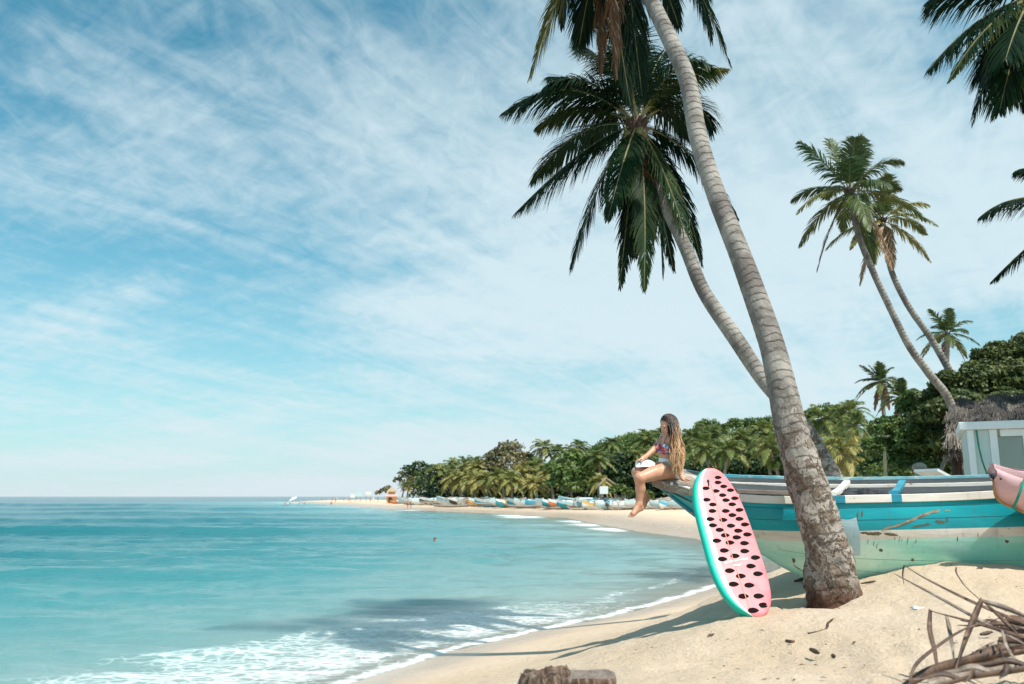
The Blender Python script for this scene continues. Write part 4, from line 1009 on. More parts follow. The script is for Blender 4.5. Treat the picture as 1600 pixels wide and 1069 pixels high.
# ================================================================== figures: smooth-blended bodies
def smooth_body(prims, h, k=.02, pad=.06):
    """prims: ('c', a, b, ra, rb[, k]) tapered limbs or ('e', centre, radii, 3x3 axes). One continuous surface by surface nets."""
    lo = np.full(3, 1e9); hi = np.full(3, -1e9)
    for p in prims:
        if p[0] == 'c':
            for q, r in ((p[1], p[3]), (p[2], p[4])): lo = np.minimum(lo, np.array(q)-r); hi = np.maximum(hi, np.array(q)+r)
        else: r = max(p[2]); lo = np.minimum(lo, np.array(p[1])-r); hi = np.maximum(hi, np.array(p[1])+r)
    lo -= pad; hi += pad; n = np.ceil((hi-lo)/h).astype(int) + 1
    S = np.full(n, .5, dtype=np.float32)
    for p in prims:
        kk = k
        if p[0] == 'c':
            a, b = np.array(p[1]), np.array(p[2]); ra, rb = p[3], p[4]; l = np.minimum(a-ra, b-rb); m = np.maximum(a+ra, b+rb)
            if len(p) > 5: kk = p[5]
        else:
            r = max(p[2]); l = np.array(p[1])-r; m = np.array(p[1])+r
            if len(p) > 4: kk = p[4]
        i0 = np.maximum(((l-pad*.8-lo)/h).astype(int), 0); i1 = np.minimum(((m+pad*.8-lo)/h).astype(int)+2, n)
        g = np.stack(np.meshgrid(*[lo[q] + np.arange(i0[q], i1[q])*h for q in range(3)], indexing='ij'), -1)
        if p[0] == 'c':
            ba = b-a; L2 = max((ba*ba).sum(), 1e-9); t = np.clip(((g-a) @ ba)/L2, 0, 1)
            d = np.linalg.norm(g - a - t[..., None]*ba, axis=-1) - (ra + (rb-ra)*t)
        else:
            A = np.array(p[3]); q = (g-np.array(p[1])) @ A.T; R = np.array(p[2])
            k0 = np.linalg.norm(q/R, axis=-1); k1 = np.linalg.norm(q/(R*R), axis=-1); d = k0*(k0-1)/np.maximum(k1, 1e-6)
        sl = tuple(slice(i0[q], i1[q]) for q in range(3)); c = S[sl]
        hh = np.clip(.5 + .5*(c-d)/kk, 0, 1); S[sl] = c*(1-hh) + d*hh - kk*hh*(1-hh)
    ins = S < 0
    cs = [S[a:n[0]-1+a, b:n[1]-1+b, c:n[2]-1+c] for a in (0,1) for b in (0,1) for c in (0,1)]
    cnt = sum((q < 0).astype(np.int8) for q in cs); act = (cnt > 0) & (cnt < 8)
    ids = np.full(act.shape, -1, np.int64); I = np.argwhere(act); ids[act] = np.arange(len(I))
    vals = np.stack([q[act] for q in cs], 1); off = np.array([(a,b,c) for a in (0,1) for b in (0,1) for c in (0,1)], float)
    acc = np.zeros((len(I), 3)); num = np.zeros(len(I))
    for e0 in range(8):
        for e1 in range(e0+1, 8):
            if np.abs(off[e0]-off[e1]).sum() != 1: continue
            v0, v1 = vals[:, e0], vals[:, e1]; cr = (v0 < 0) != (v1 < 0); t = np.where(cr, v0/np.where(cr, v0-v1, 1), 0)
            acc += np.where(cr[:, None], off[e0] + (off[e1]-off[e0])*t[:, None], 0); num += cr
    V = lo + (I + acc/num[:, None])*h; Q = []
    for ax in range(3):
        o1, o2 = [(1,2),(2,0),(0,1)][ax]
        a = [slice(None)]*3; b = [slice(None)]*3; a[ax] = slice(0, -1); b[ax] = slice(1, None)
        x = ins[tuple(a)] != ins[tuple(b)]; E = np.argwhere(x); E = E[(E[:, o1] > 0) & (E[:, o2] > 0) & (E[:, o1] < n[o1]-1) & (E[:, o2] < n[o2]-1)]
        s = ins[tuple(a)][tuple(E.T)]
        def cell(d1, d2): q = E.copy(); q[:, o1] -= d1; q[:, o2] -= d2; return ids[tuple(q.T)]
        f = np.stack([cell(1,1), cell(0,1), cell(0,0), cell(1,0)], 1); f[~s] = f[~s][:, ::-1]; Q.append(f)
    Q = np.concatenate(Q); Q = Q[(Q >= 0).all(1)]
    return V, Q
# ------------------------------------------------------------------ small figures on the far sand
def small_person(loc, rot, pose, cloth, label, shirt=None, scale=1.0, holding=None, group='people on the far beach'):
    rs = random.Random(label); st = .16 if pose == 'walk' else .06
    ar = .25 if pose == 'walk' else .08; sit = pose == 'sit'
    z = .0
    if sit: hip = .22; knees = [(-.12, .42, .45), (.12, .42, .45)]; ank = [(-.12, .75, .06), (.12, .75, .06)]
    else: hip = .90; knees = [(-.10, st, .50), (.10, -st*.6, .50)]; ank = [(-.10, st*1.3, .08), (.10, -st*1.8, .09)]
    sh = hip + .52
    pr = [('c', (0,0,hip), (0,-.01,sh-.08), .12, .13), ('c', (-.13,0,sh), (.13,0,sh), .06, .06), ('c', (0,0,sh), (0,.01,sh+.12), .055, .05), ('e', (0,.02,sh+.20), (.085,.10,.12), np.eye(3))]
    for k, s in enumerate((-1, 1)):
        a = ar*(1 if s < 0 else -1)
        if sit: el, wr = (s*.24, .10, sh-.28), (s*.20, .33, sh-.30)
        elif pose == 'reach' and s > 0: el, wr = (.26, .12, sh+.10), (.12, .14, sh+.38)
        else: el, wr = (s*.24, -a*.4, sh-.28), (s*.25, a*.6, sh-.52)
        pr += [('c', (s*.17,0,sh), el, .05, .04), ('c', el, wr, .04, .03), ('c', wr, (wr[0], wr[1]+.02, wr[2]-.09), .032, .02)]
        pr += [('c', (s*.09,0,hip), knees[k], .09, .06), ('c', knees[k], ank[k], .058, .04), ('c', ank[k], (ank[k][0], ank[k][1]+.15, .03), .04, .03)]
    V, Q = smooth_body(pr, .032, .03)
    fz = V[Q].mean(1)[:, 2]; mi = np.zeros(len(Q), int)
    mi[(fz > hip-.22) & (fz < hip+.06)] = 1
    if shirt: mi[(fz >= hip+.06) & (fz < sh+.05)] = 2
    mi[(fz > sh+.25)] = 3
    ca, sa = math.cos(rot), math.sin(rot); V = V*scale
    Vw = np.stack([V[:, 0]*ca - V[:, 1]*sa, V[:, 0]*sa + V[:, 1]*ca, V[:, 2]], 1) + np.array(loc)
    o = np_mesh('person', Vw, Q, None, [MAT['skin'], MAT[cloth], MAT[shirt or cloth], MAT['dark_hair']], mi=mi, smooth=True, off=Vector(loc))
    tag(o, label, 'person', group); return o
PEOPLE = [
 (503,781,'stand','black_cloth',None,'bather in dark shorts standing alone at the tip of the sandy point'),
 (519,783,'walk','red_cloth',None,'bather in red shorts, left of the cluster on the sandy point'),
 (524,785,'walk','dark_hair',None,'tall tanned bather walking on the sandy point in the cluster near the wash'),
 (527,782,'stand','white_cloth','white_cloth','person in white behind the tanned bather on the point'),
 (518,787.6,'sit','dark_hair',None,'bather sitting on wet sand at the edge of the point'),
 (537,784,'stand','blue_cloth',None,'bather in blue shorts right of the cluster on the point'),
 (545,785,'walk','black_cloth',None,'bather in black strolling below the first pale stall'),
 (563,783,'stand','red_cloth',None,'bather in red standing in front of the middle stall'),
 (579,783.4,'walk','red_cloth','red_cloth','person in a red shirt in front of the white stall on posts'),
 (583,784,'walk','white_cloth','white_cloth','person in white right of the red shirt'),
 (590.5,784,'stand','blue_cloth','blue_cloth','person in a bright blue shirt on the point'),
 (612,787,'stand','black_cloth','black_cloth','person all in black below the orange hut'),
 (642,789,'walk','black_cloth','blue_cloth','person in a blue shirt left of the first outrigger bow'),
 (637,794,'walk','red_cloth',None,'bather wading in the wash, left of the two below the first outrigger'),
 (642,795,'stand','blue_cloth',None,'bather wading in the wash, right of the two below the first outrigger'),
 (729,792,'walk','red_cloth',None,'bather in red shorts walking along the sand before the cyan bow'),
 (755,793,'stand','black_cloth',None,'child standing by the water left of the breaking wave'),
 (856,778,'walk','red_cloth','red_cloth','person in red among the boats under the green tree'),
]
for i, (px, py, pose, c1, c2, lab) in enumerate(PEOPLE):
    p = GP(px, py); small_person((p.x, p.y, p.z - .02), i*1.7, pose, c1, lab, c2, .7 if 'child' in lab else 1.0)
# people and a white parasol off the tip, standing in shallow water
for i, (px, lab) in enumerate([(446,'wader farthest left in the shallows beyond the parasol'),(453,'wader just left of the tilted white parasol'),(468,'wader just right of the tilted white parasol'),(476,'wader between the parasol and the end of the point')]):
    x, y = W(px, 789.5); small_person((x, y, -.75), i*2.1, 'stand', ['black_cloth','white_cloth','black_cloth','red_cloth'][i], lab, None)
def parasol():
    x, y = W(457, 789.5); z = 0; r = empty('parasol', (x, y, -.4), 'tilted white parasol over the shallows at the tip of the point', 'parasol')
    m = MB(); m.tube([(x-.2, y, -.8), (x, y, 1.9)], .04, 6); m.build('pole', MAT['grey_wood'], r)
    m = MB(); n = 10; c = Vector((x, y, 1.75)); ax = Vector((-.42, -.25, .87)).normalized(); A = ax.orthogonal().normalized(); B = ax.cross(A)
    m.loft([[c + ax*.5 + (A*math.cos(2*PI*k/n) + B*math.sin(2*PI*k/n))*.03 for k in range(n)], [c + ax*.3 + (A*math.cos(2*PI*k/n) + B*math.sin(2*PI*k/n))*.75 for k in range(n)], [c + (A*math.cos(2*PI*k/n) + B*math.sin(2*PI*k/n))*1.4 for k in range(n)]], closed=True)
    m.build('canopy', MAT['white_cloth'], r)
parasol()
def swimmer():
    x, y = W(679.5, 850); pr = [('e', (0,0,.16), (.085,.10,.125), np.eye(3)), ('c', (0,0,.05), (0,0,-.1), .06, .07), ('c', (-.19,0,-.04), (.19,0,-.04), .07, .07), ('c', (0,0,-.05), (0,-.25,-.5), .14, .12)]
    V, Q = smooth_body(pr, .018, .03); f = V[Q].mean(1); mi = ((f[:, 2] > .19) | ((f[:, 1] > .03) & (f[:, 2] > .08))).astype(int)
    z = .06
    o = np_mesh('person', V + np.array([x, y, z]), Q, None, [MAT['skin'], MAT['dark_hair']], mi=mi, smooth=True, off=Vector((x, y, z)))
    tag(o, 'lone swimmer with only the head above the water', 'person')
swimmer()
# ================================================================== the teal boat
def spl(tbl, x):
    xs = [q[0] for q in tbl]; return [float(np.interp(x, xs, [q[k] for q in tbl])) for k in range(1, len(tbl[0]))]
def smooth_tbl(tbl, per=10):
    return [tuple(r) for r in catmull([tuple(map(float, q)) for q in tbl], per)]
RN = smooth_tbl([(1018,749,9.90),(1030,754,9.84),(1060,762,9.70),(1090,767,9.60),(1160,774,9.50),(1240,777,9.45),(1350,775,9.43),(1450,773,9.45),(1560,768,9.50),(1700,758,9.6),(1850,740,9.8),(1960,722,10.0)])
RF = smooth_tbl([(1018,746,9.96),(1030,741,10.02),(1058,737.5,10.20),(1100,743,10.40),(1160,747,10.52),(1300,750,10.58),(1400,749.5,10.6),(1550,746,10.6),(1700,738,10.6),(1850,724,10.4),(1960,712,10.1)])
KE = smooth_tbl([(1018,752,9.94),(1030,759,9.95),(1060,782,9.98),(1090,805,9.98),(1140,838,9.95),(1194,869,9.9),(1225,888,9.88),(1262,905,9.88),(1350,930,9.88),(1500,948,9.9),(1700,940,9.9),(1850,880,9.95),(1960,760,10.0)])
L1 = [(1018,748),(1130,826),(1200,829),(1300,831),(1400,828),(1500,825.5),(1600,823),(1960,800)]
L2 = [(1018,752),(1140,834),(1200,845),(1300,846),(1400,842.5),(1500,840),(1600,837.5),(1960,815)]
def hull_rows(px):
    rn, ry = spl(RN, px); ke, ky = spl(KE, px); l1, = spl(L1, px); l2, = spl(L2, px)
    l1 = min(l1, rn + (ke-rn)*(.84 if px > 1150 else .96)); l2 = min(l2, rn + (ke-rn)*(.93 if px > 1150 else .98))
    f = min(1, (ke-rn)/90.0)
    def yy(py):
        v = max(0, (py-rn)/(ke-rn)); return ry + (ky-ry)*v**1.5 - .10*f*math.sin(PI*max(0,min(1, v))**.9)
    return rn, l1, l2, ke, ry, ky, yy
def on_hull(px, py, off=.004):
    rn, l1, l2, ke, ry, ky, yy = hull_rows(px); p = P(px, py, yy(py)); return p + (Vector((0, 0, H)) - p).normalized()*off
def boat():
    STN = [1018, 1022, 1026, 1032] + list(range(1040, 1961, 10))
    b0 = P(1500, 900, 9.9); root = empty('fishing_boat', (b0.x, b0.y, g1(b0.x, b0.y)), 'large weathered teal, white and mint wooden boat the woman sits on, behind the big palm', 'boat')
    # planking: rows above each other, thick enough to be two sided
    def rows_for(px):
        rn, l1, l2, ke, ry, ky, yy = hull_rows(px); fr, fy = spl(RF, px)
        out = [rn + (l1-rn)*k/5 for k in range(5)] + [l1 + (l2-l1)*k/2 for k in range(2)] + [l2 + (ke-l2)*k/6 for k in range(7)]
        near = [P(px, q, yy(q)) for q in out]
        far_top = P(px, fr, fy); k = near[-1]; wdt = max(fy-ry, .02)
        far = [far_top.lerp(k, v) + Vector((0, .20*wdt*math.sin(PI*v), 0)) for v in (1-1/6, 4/6, 3/6, 2/6, 1/6, 0)]
        return near + far
    rows = [rows_for(p) for p in STN]; m = MB(); w = len(rows[0])
    b = len(m.v)
    for r in rows: m.v += [tuple(q) for q in r]
    for i in range(len(rows)-1):
        for k in range(w-1):
            m.f.append((b+i*w+k, b+(i+1)*w+k, b+(i+1)*w+k+1, b+i*w+k+1)); m.m.append(0 if (k < 5 or STN[i] < 1125) else (1 if k < 7 else (2 if k < 14 else 0)))
    m.build('hull', [MAT['boat_teal'], MAT['boat_white'], MAT['boat_mint']], root)
    # inside planking, its grey darkened in place of shadow
    m = MB(); rr = []
    for p in STN[4:]:
        rn, l1, l2, ke, ry, ky, yy = hull_rows(p); fr, fy = spl(RF, p); a = P(p, rn, ry+.045); c = P(p, fr, fy-.045); wd = max((c-a).y, .02); hh_ = (P(p, rn, ry) - P(p, ke, ky)).length; dp = min(.50, hh_*.5); 
        rr.append([a + Vector((0,0,.02)), a + Vector((0, wd*.12, -dp*.6)), a.lerp(c, .35) + Vector((0,0,-dp)), a.lerp(c, .5) + Vector((0,0,-dp*1.05)), c.lerp(a, .3) + Vector((0,0,-dp)), c + Vector((0, -wd*.08, -dp*.5)), c + Vector((0,0,.02))])
    m.loft(rr); m.build('inner_planking', MAT['boat_inner_shade'], root)
    def rect_sweep(pts, wy, hz, name, mat, side=(0,1,0), mis=None):
        m = MB(); s = Vector(side); rows = []
        for i, p in enumerate(pts):
            j = .0015*math.sin(i*2.3); rows.append([p - s*wy/2 + Vector((0,0,hz/2+j)), p + s*wy/2 + Vector((0,0,hz/2)), p + s*wy/2 - Vector((0,0,hz/2)), p - s*wy/2 - Vector((0,0,hz/2))])
        m.loft(rows, closed=True, mis=mis); m.f.append((0,1,2,3)); m.m.append(0); q = len(rows)*4; m.f.append((q-1,q-2,q-3,q-4)); m.m.append(mis[-1] if mis else 0)
        return m.build(name, mat, root, smooth=False, bevel=.006)
    def line(tb, x0, x1, dy, dz, st=8):
        out = []; x = x0
        while x < x1 + .1: py, Y = spl(tb, x); out.append(P(x, py, Y+dy) + Vector((0,0,dz))); x += st
        return out
    n = lambda x0, x1: int((x1-x0)/8)
    rm = [MAT['boat_white'], MAT['boat_teal_dark'], MAT['grey_wood']]
    x = 1126; mis = []
    while x < 1958: mis.append(1 if (1286 < x < 1314 or 1386 < x < 1404 or 1544 < x < 1562 or 1700 < x < 1730) else 0); x += 8
    rect_sweep(line(RN, 1126, 1958, -.005, -.03), .085, .085, 'gunwale', rm, mis=mis)
    rect_sweep(line(RN, 1020, 1130, .015, -.02), .11, .095, 'gunwale', MAT['bow_wood'])
    rect_sweep(line(RF, 1030, 1958, .0, .0), .10, .075, 'far_gunwale', [MAT['boat_farrail']])
    rect_sweep(line(RF, 1100, 1958, -.055, -.075), .05, .05, 'far_rubbing_strip', MAT['boat_white'])
    rect_sweep([a.lerp(b, .45) + Vector((0,0,-.05)) for a, b in zip(line(RN, 1092, 1240, 0, 0), line(RF, 1092, 1240, 0, 0))], .06, .05, 'stringer', MAT['bow_wood'])
    # little foredeck the woman sits on
    m = MB(); rows = []
    for a, b in zip(line(RN, 1022, 1094, 0, 0), line(RF, 1022, 1094, 0, 0)):
        rows.append([a + Vector((0,.03,.012)), a.lerp(b, .5) + Vector((0,0,.03)), b + Vector((0,-.03,.0))])
    m.loft(rows); o = m.build('foredeck', MAT['bow_wood'], root); md = o.modifiers.new('s', 'SOLIDIFY'); md.thickness = .03
    for (x0, x1, mt) in ((1300, 1324, 'boat_white'), (1396, 1410, 'boat_teal_dark'), (1640, 1652, 'boat_teal_dark')):
        a = P(x0, spl(RN, x0)[0], spl(RN, x0)[1]); b = P(x1, spl(RF, x1)[0], spl(RF, x1)[1]); a.z += .02; b.z -= .02
        rect_sweep([a.lerp(b, k/4) + Vector((0,0,-.02*math.sin(PI*k/4))) for k in range(5)], .085, .05, 'thwart', MAT[mt], side=(1, 0, 0))
    # dark folded net lying in the bilge
    m = MB(); rs = random.Random(3)
    for k in range(14):
        c = P(1305 + k*5.5, 766, 10.1 + rs.uniform(-.15, .2)); m.ball(c + Vector((0,0,-.11)), (.10, .16, rs.uniform(.07, .12)), noise=.2)
    tag(m.build('fishing_net', MAT['black_cloth']), 'dark heap of net inside the teal boat beside the pale cross beam', 'net')
    # stem post
    m = MB(); pts = [P(x, spl(KE, x)[0], spl(KE, x)[1]) + Vector((0, 0, -.01)) for x in range(1020, 1122, 10)]
    m.tube(pts, [.018 + .014*min(1, i/6) for i in range(len(pts))], 8); m.build('stem', MAT['boat_teal_dark'], root)
    # scraped and patched places
    def blotch(px, py, rx, ry, ang, mat, name, seed, jag=.45, off=.003):
        r = random.Random(seed); c = on_hull(px, py, off); nn = 18; vs = [c]; ca, sa = math.cos(ang), math.sin(ang)
        for k in range(nn):
            t = 2*PI*k/nn; q = 1 - jag*r.random(); a, b2 = rx*q*math.cos(t), ry*q*math.sin(t)
            vs.append(on_hull(px + a*ca - b2*sa, py + a*sa + b2*ca, off))
        return vs, [(0, 1+(k+1) % nn, 1+k) for k in range(nn)]
    def marks(lst, mat, name):
        for i, q in enumerate(lst):
            m = MB(); m.add(*blotch(*q, mat, name, i*7+len(name))); m.build(name, MAT[mat], root, smooth=False)
    A = math.radians(-20)
    marks([(1447,803,22,3.0,A),(1464,799,8,2.6,A),(1425,812,16,2.6,A),(1405,820,14,2.4,A),(1385,826,12,2.8,A),(1480,798,5,1.8,0)], 'boat_bare', 'scraped_paint')
    marks([(1440,807,20,1.5,A),(1415,818,20,1.7,A),(1440,821,22,1.8,-.18),(1468,815,9,2.6,.1),(1366,834,16,3.6,.0),(1392,835,14,2.5,.1),(1350,833,8,2.5,0),(1340,806,2,9,.1),(1347,803,1.4,6,.1)], 'boat_rust', 'rust_stain')
    dr = [(1398+[0,7,11,20,33][k], 842 + (k*37 % 9), .5, 3 + (k*53 % 7), .15) for k in range(5)] + [(1356+[0,9,14][k], 846 + (k*31 % 9), .6, 4+k, .2) for k in range(3)] + [(1376,860,4,3,0),(1426,875,3,3,0),(1240,876,3.5,5,-.4),(1247,888,12,1.0,.6),(1573,846,4,3,0),(1480,812,2,5,0),(1496,842,1,5,0),(1528,836,.8,4,0)]
    marks(dr, 'boat_rust', 'drip_stain')
    for f_, x0_, mt_ in ((.33, 1060, 'seam_teal'), (.68, 1075, 'seam_teal'), (1.45, 1215, 'seam_mint'), (1.75, 1300, 'seam_mint')):
        pts = []
        for px in range(x0_, 1930, 12):
            rn, l1, l2, ke, ry, ky, yy = hull_rows(px); py = rn + (l1-rn)*f_ if f_ < 1 else l2 + (ke-l2)*(f_-1)*.75
            pts.append(on_hull(px, py, -.0005))
        m = MB(); m.tube(pts, .0032, 4); m.build('plank_seam', MAT[mt_], root)
    # pale blue repair patch beside the palm
    m = MB(); g = []
    for j in range(9):
        row = []
        for i in range(7):
            px = 1308 + (1338 + 6*min(1, j/3) - 1308)*i/6; py = 812 + 56*j/8 + (3 if i == 0 else 0) - (1.5*(i-3)**2*.3 if j == 0 else 0); row.append(on_hull(px, py, .007))
        g.append(row)
    m.loft(g); o = m.build('repair_patch', MAT['patch_blue'], root); o['label'] = 'pale blue repair patch'
    # bow fittings: iron plate and bolts
    m = MB()
    m.add([on_hull(*q) for q in ((1082,780),(1086,776.5),(1089,781),(1085,786))], [(0,3,2,1)]); m.build('plate', MAT['grey_wood'], root, smooth=False)
    m = MB(); m.box(P(1049.5, 756, 9.70) + Vector((0,0,.0)), (.03, .02, .035)); m.build('cleat', MAT['white_paint'], root, smooth=False, bevel=.004)
    m = MB(); a, b = P(1060.5, 757.5, 9.645), P(1078, 763.5, 9.58); m.tube([a, b], .014, 4); m.build('cleat', MAT['white_paint'], root, smooth=False)
def worn(name, c1, c2, bare, amt, scale=3, rough=.45, streak=.35, grime=(.12,.09,.06)):
    m, t = new_mat(name); co = t.n('ShaderNodeTexCoord').outputs['Object']
    n = t.noise(t.mapping(co, scale=(.5, 1, 1.5)), scale, 6, .6); col = t.mix(t.smooth(n, .35, .65), c1, c2)
    st = t.noise(t.mapping(co, scale=(5, 5, .35)), 3, 5, .6); col = t.mix(t.m('MULTIPLY', t.smooth(st, .56, .75), streak), col, grime)
    br = t.noise(t.mapping(co, scale=(.22, 1, 4)), 9, 5, .6); col = t.mix(t.m('MULTIPLY', t.smooth(br, .5, .8), .30), col, bare)
    w = t.noise(t.mapping(co, scale=(.7, 1, 1.2)), 5.5, 9, .68, .3); k = t.smooth(w, amt, amt+.02); col = t.mix(k, col, bare)
    fine = t.noise(co, 40, 5, .7); h = t.m('SUBTRACT', t.m('ADD', t.m('MULTIPLY', fine, .3), t.m('MULTIPLY', br, .7)), t.m('MULTIPLY', k, .5))
    bp = t.n('ShaderNodeBump', None, Height=h, Strength=.35, Distance=.012)
    b = t.n('ShaderNodeBsdfPrincipled', None, Base_Color=col, Roughness=t.m('ADD', rough, t.m('MULTIPLY', k, .3)), Normal=bp); b.inputs['Specular IOR Level'].default_value = .35
    finish(t, b)
worn('boat_teal', (.004,.29,.36), (.008,.37,.44), (.03,.17,.19), .69, 2.2, .42)
worn('boat_teal_dark', (.012,.20,.30), (.02,.27,.37), (.30,.36,.34), .60)
worn('boat_farrail', (.03,.30,.40), (.25,.48,.52), (.50,.55,.52), .56)
worn('boat_white', (.76,.73,.67), (.66,.63,.57), (.34,.25,.17), .63, 4, .55)
worn('boat_mint', (.62,.87,.79), (.24,.68,.56), (.62,.80,.74), .68, 1.1, .5, .22, (.10,.22,.15))
worn('boat_inner_shade', (.045,.060,.068), (.03,.042,.05), (.14,.15,.15), .68, 4, .7)  # grey set dark to stand in for the shadow inside the hull
worn('bow_wood', (.30,.245,.20), (.20,.155,.125), (.42,.40,.36), .56, 5, .8)
worn('patch_blue', (.42,.60,.66), (.36,.56,.64), (.52,.56,.52), .64, 6, .5)
paint('seam_teal', (.01,.16,.20), (.005,.11,.14), 9, .7); paint('seam_mint', (.22,.42,.36), (.16,.34,.28), 9, .7)
paint('boat_bare', (.36,.33,.26), (.24,.21,.16), 20, .8, .4)
paint('boat_rust', (.17,.12,.06), (.10,.10,.06), 25, .85, .3)
boat()

# ================================================================== pink boat nosing in from the right
def pink_boat():
    TOP = [(1549,727,8.90),(1600,741,8.86),(1700,762,8.8),(1850,790,8.7),(2050,815,8.6)]
    KEL = [(1552,750,8.94),(1560,781,8.98),(1605,803,9.0),(1700,855,9.0),(1850,925,8.95),(2050,960,8.9)]
    FAR = [(1549,726,8.98),(1600,734,9.25),(1700,748,9.5),(1850,770,9.6),(2050,790,9.6)]
    c = P(1800, 900, 8.9); root = empty('fishing_boat', (c.x, c.y, g1(c.x, c.y)), 'faded pink boat poking in from the right edge, a teal rope round its prow', 'boat')
    tt, kk, ff = [smooth_tbl(q, 6) for q in (TOP, KEL, FAR)]
    rows = []
    for i in range(len(tt)):
        a = P(*tt[i]); k = P(*kk[i]); f = P(*ff[i])
        rows.append([a] + [a.lerp(k, v) + Vector((0, -.09*math.sin(PI*v), 0)) for v in (.2,.4,.6,.8)] + [k] + [k.lerp(f, v) + Vector((0, .1*math.sin(PI*v), 0)) for v in (.25,.5,.75)] + [f])
    m = MB(); m.loft(rows); m.f.append(tuple(range(len(rows[0])))); m.m.append(0); m.build('hull', MAT['pink_paint'], root)
    m = MB()   # band under the rim
    rr = []
    for i in range(len(tt)):
        a = P(*tt[i]); k = P(*kk[i]); v = .42 if i > 0 else .42; d = a.lerp(k, min(v, .13/max((a-k).length, .01)))
        rr.append([a + Vector((0, -.035, .015)), d + Vector((0, -.055, 0)), d + Vector((0, .0, -.012)), a + Vector((0, .03, .015))])
    m.loft(rr, closed=True); m.f.append((0,1,2,3)); m.m.append(0); m.build('rim', MAT['pink_paint'], root, bevel=.005)
    m = MB(); m.tube([P(*q) + Vector((0, 0, 0)) for q in kk], .016, 6); m.build('keel_strip', MAT['orange_edge'], root)
    m = MB(); m.loft([[P(*tt[i]) + Vector((0,.03,-.015)), P(*ff[i]) + Vector((0,-.01,-.02))] for i in range(len(tt))]); m.build('deck', MAT['pink_paint'], root)
    m = MB(); m.tube([P(1603, 742, 8.79), P(1594, 768, 8.74), P(1587, 786, 8.79), P(1583, 793, 8.93), P(1590, 799, 9.02)], .013, 8); o = m.build('rope', MAT['rope_teal'], root)
    m = MB(); m.ball(P(1563.5, 748, 8.85), (.012, .012, .014)); m.build('bolt', MAT['black_cloth'], root)
worn('pink_paint', (.62,.40,.42), (.54,.33,.36), (.40,.27,.24), .66, 4, .5, .2)
paint('orange_edge', (.42,.22,.08), (.28,.14,.06), 12, .7)
paint('rope_teal', (.01,.35,.24), (.01,.22,.16), 60, .8, .5)
pink_boat()

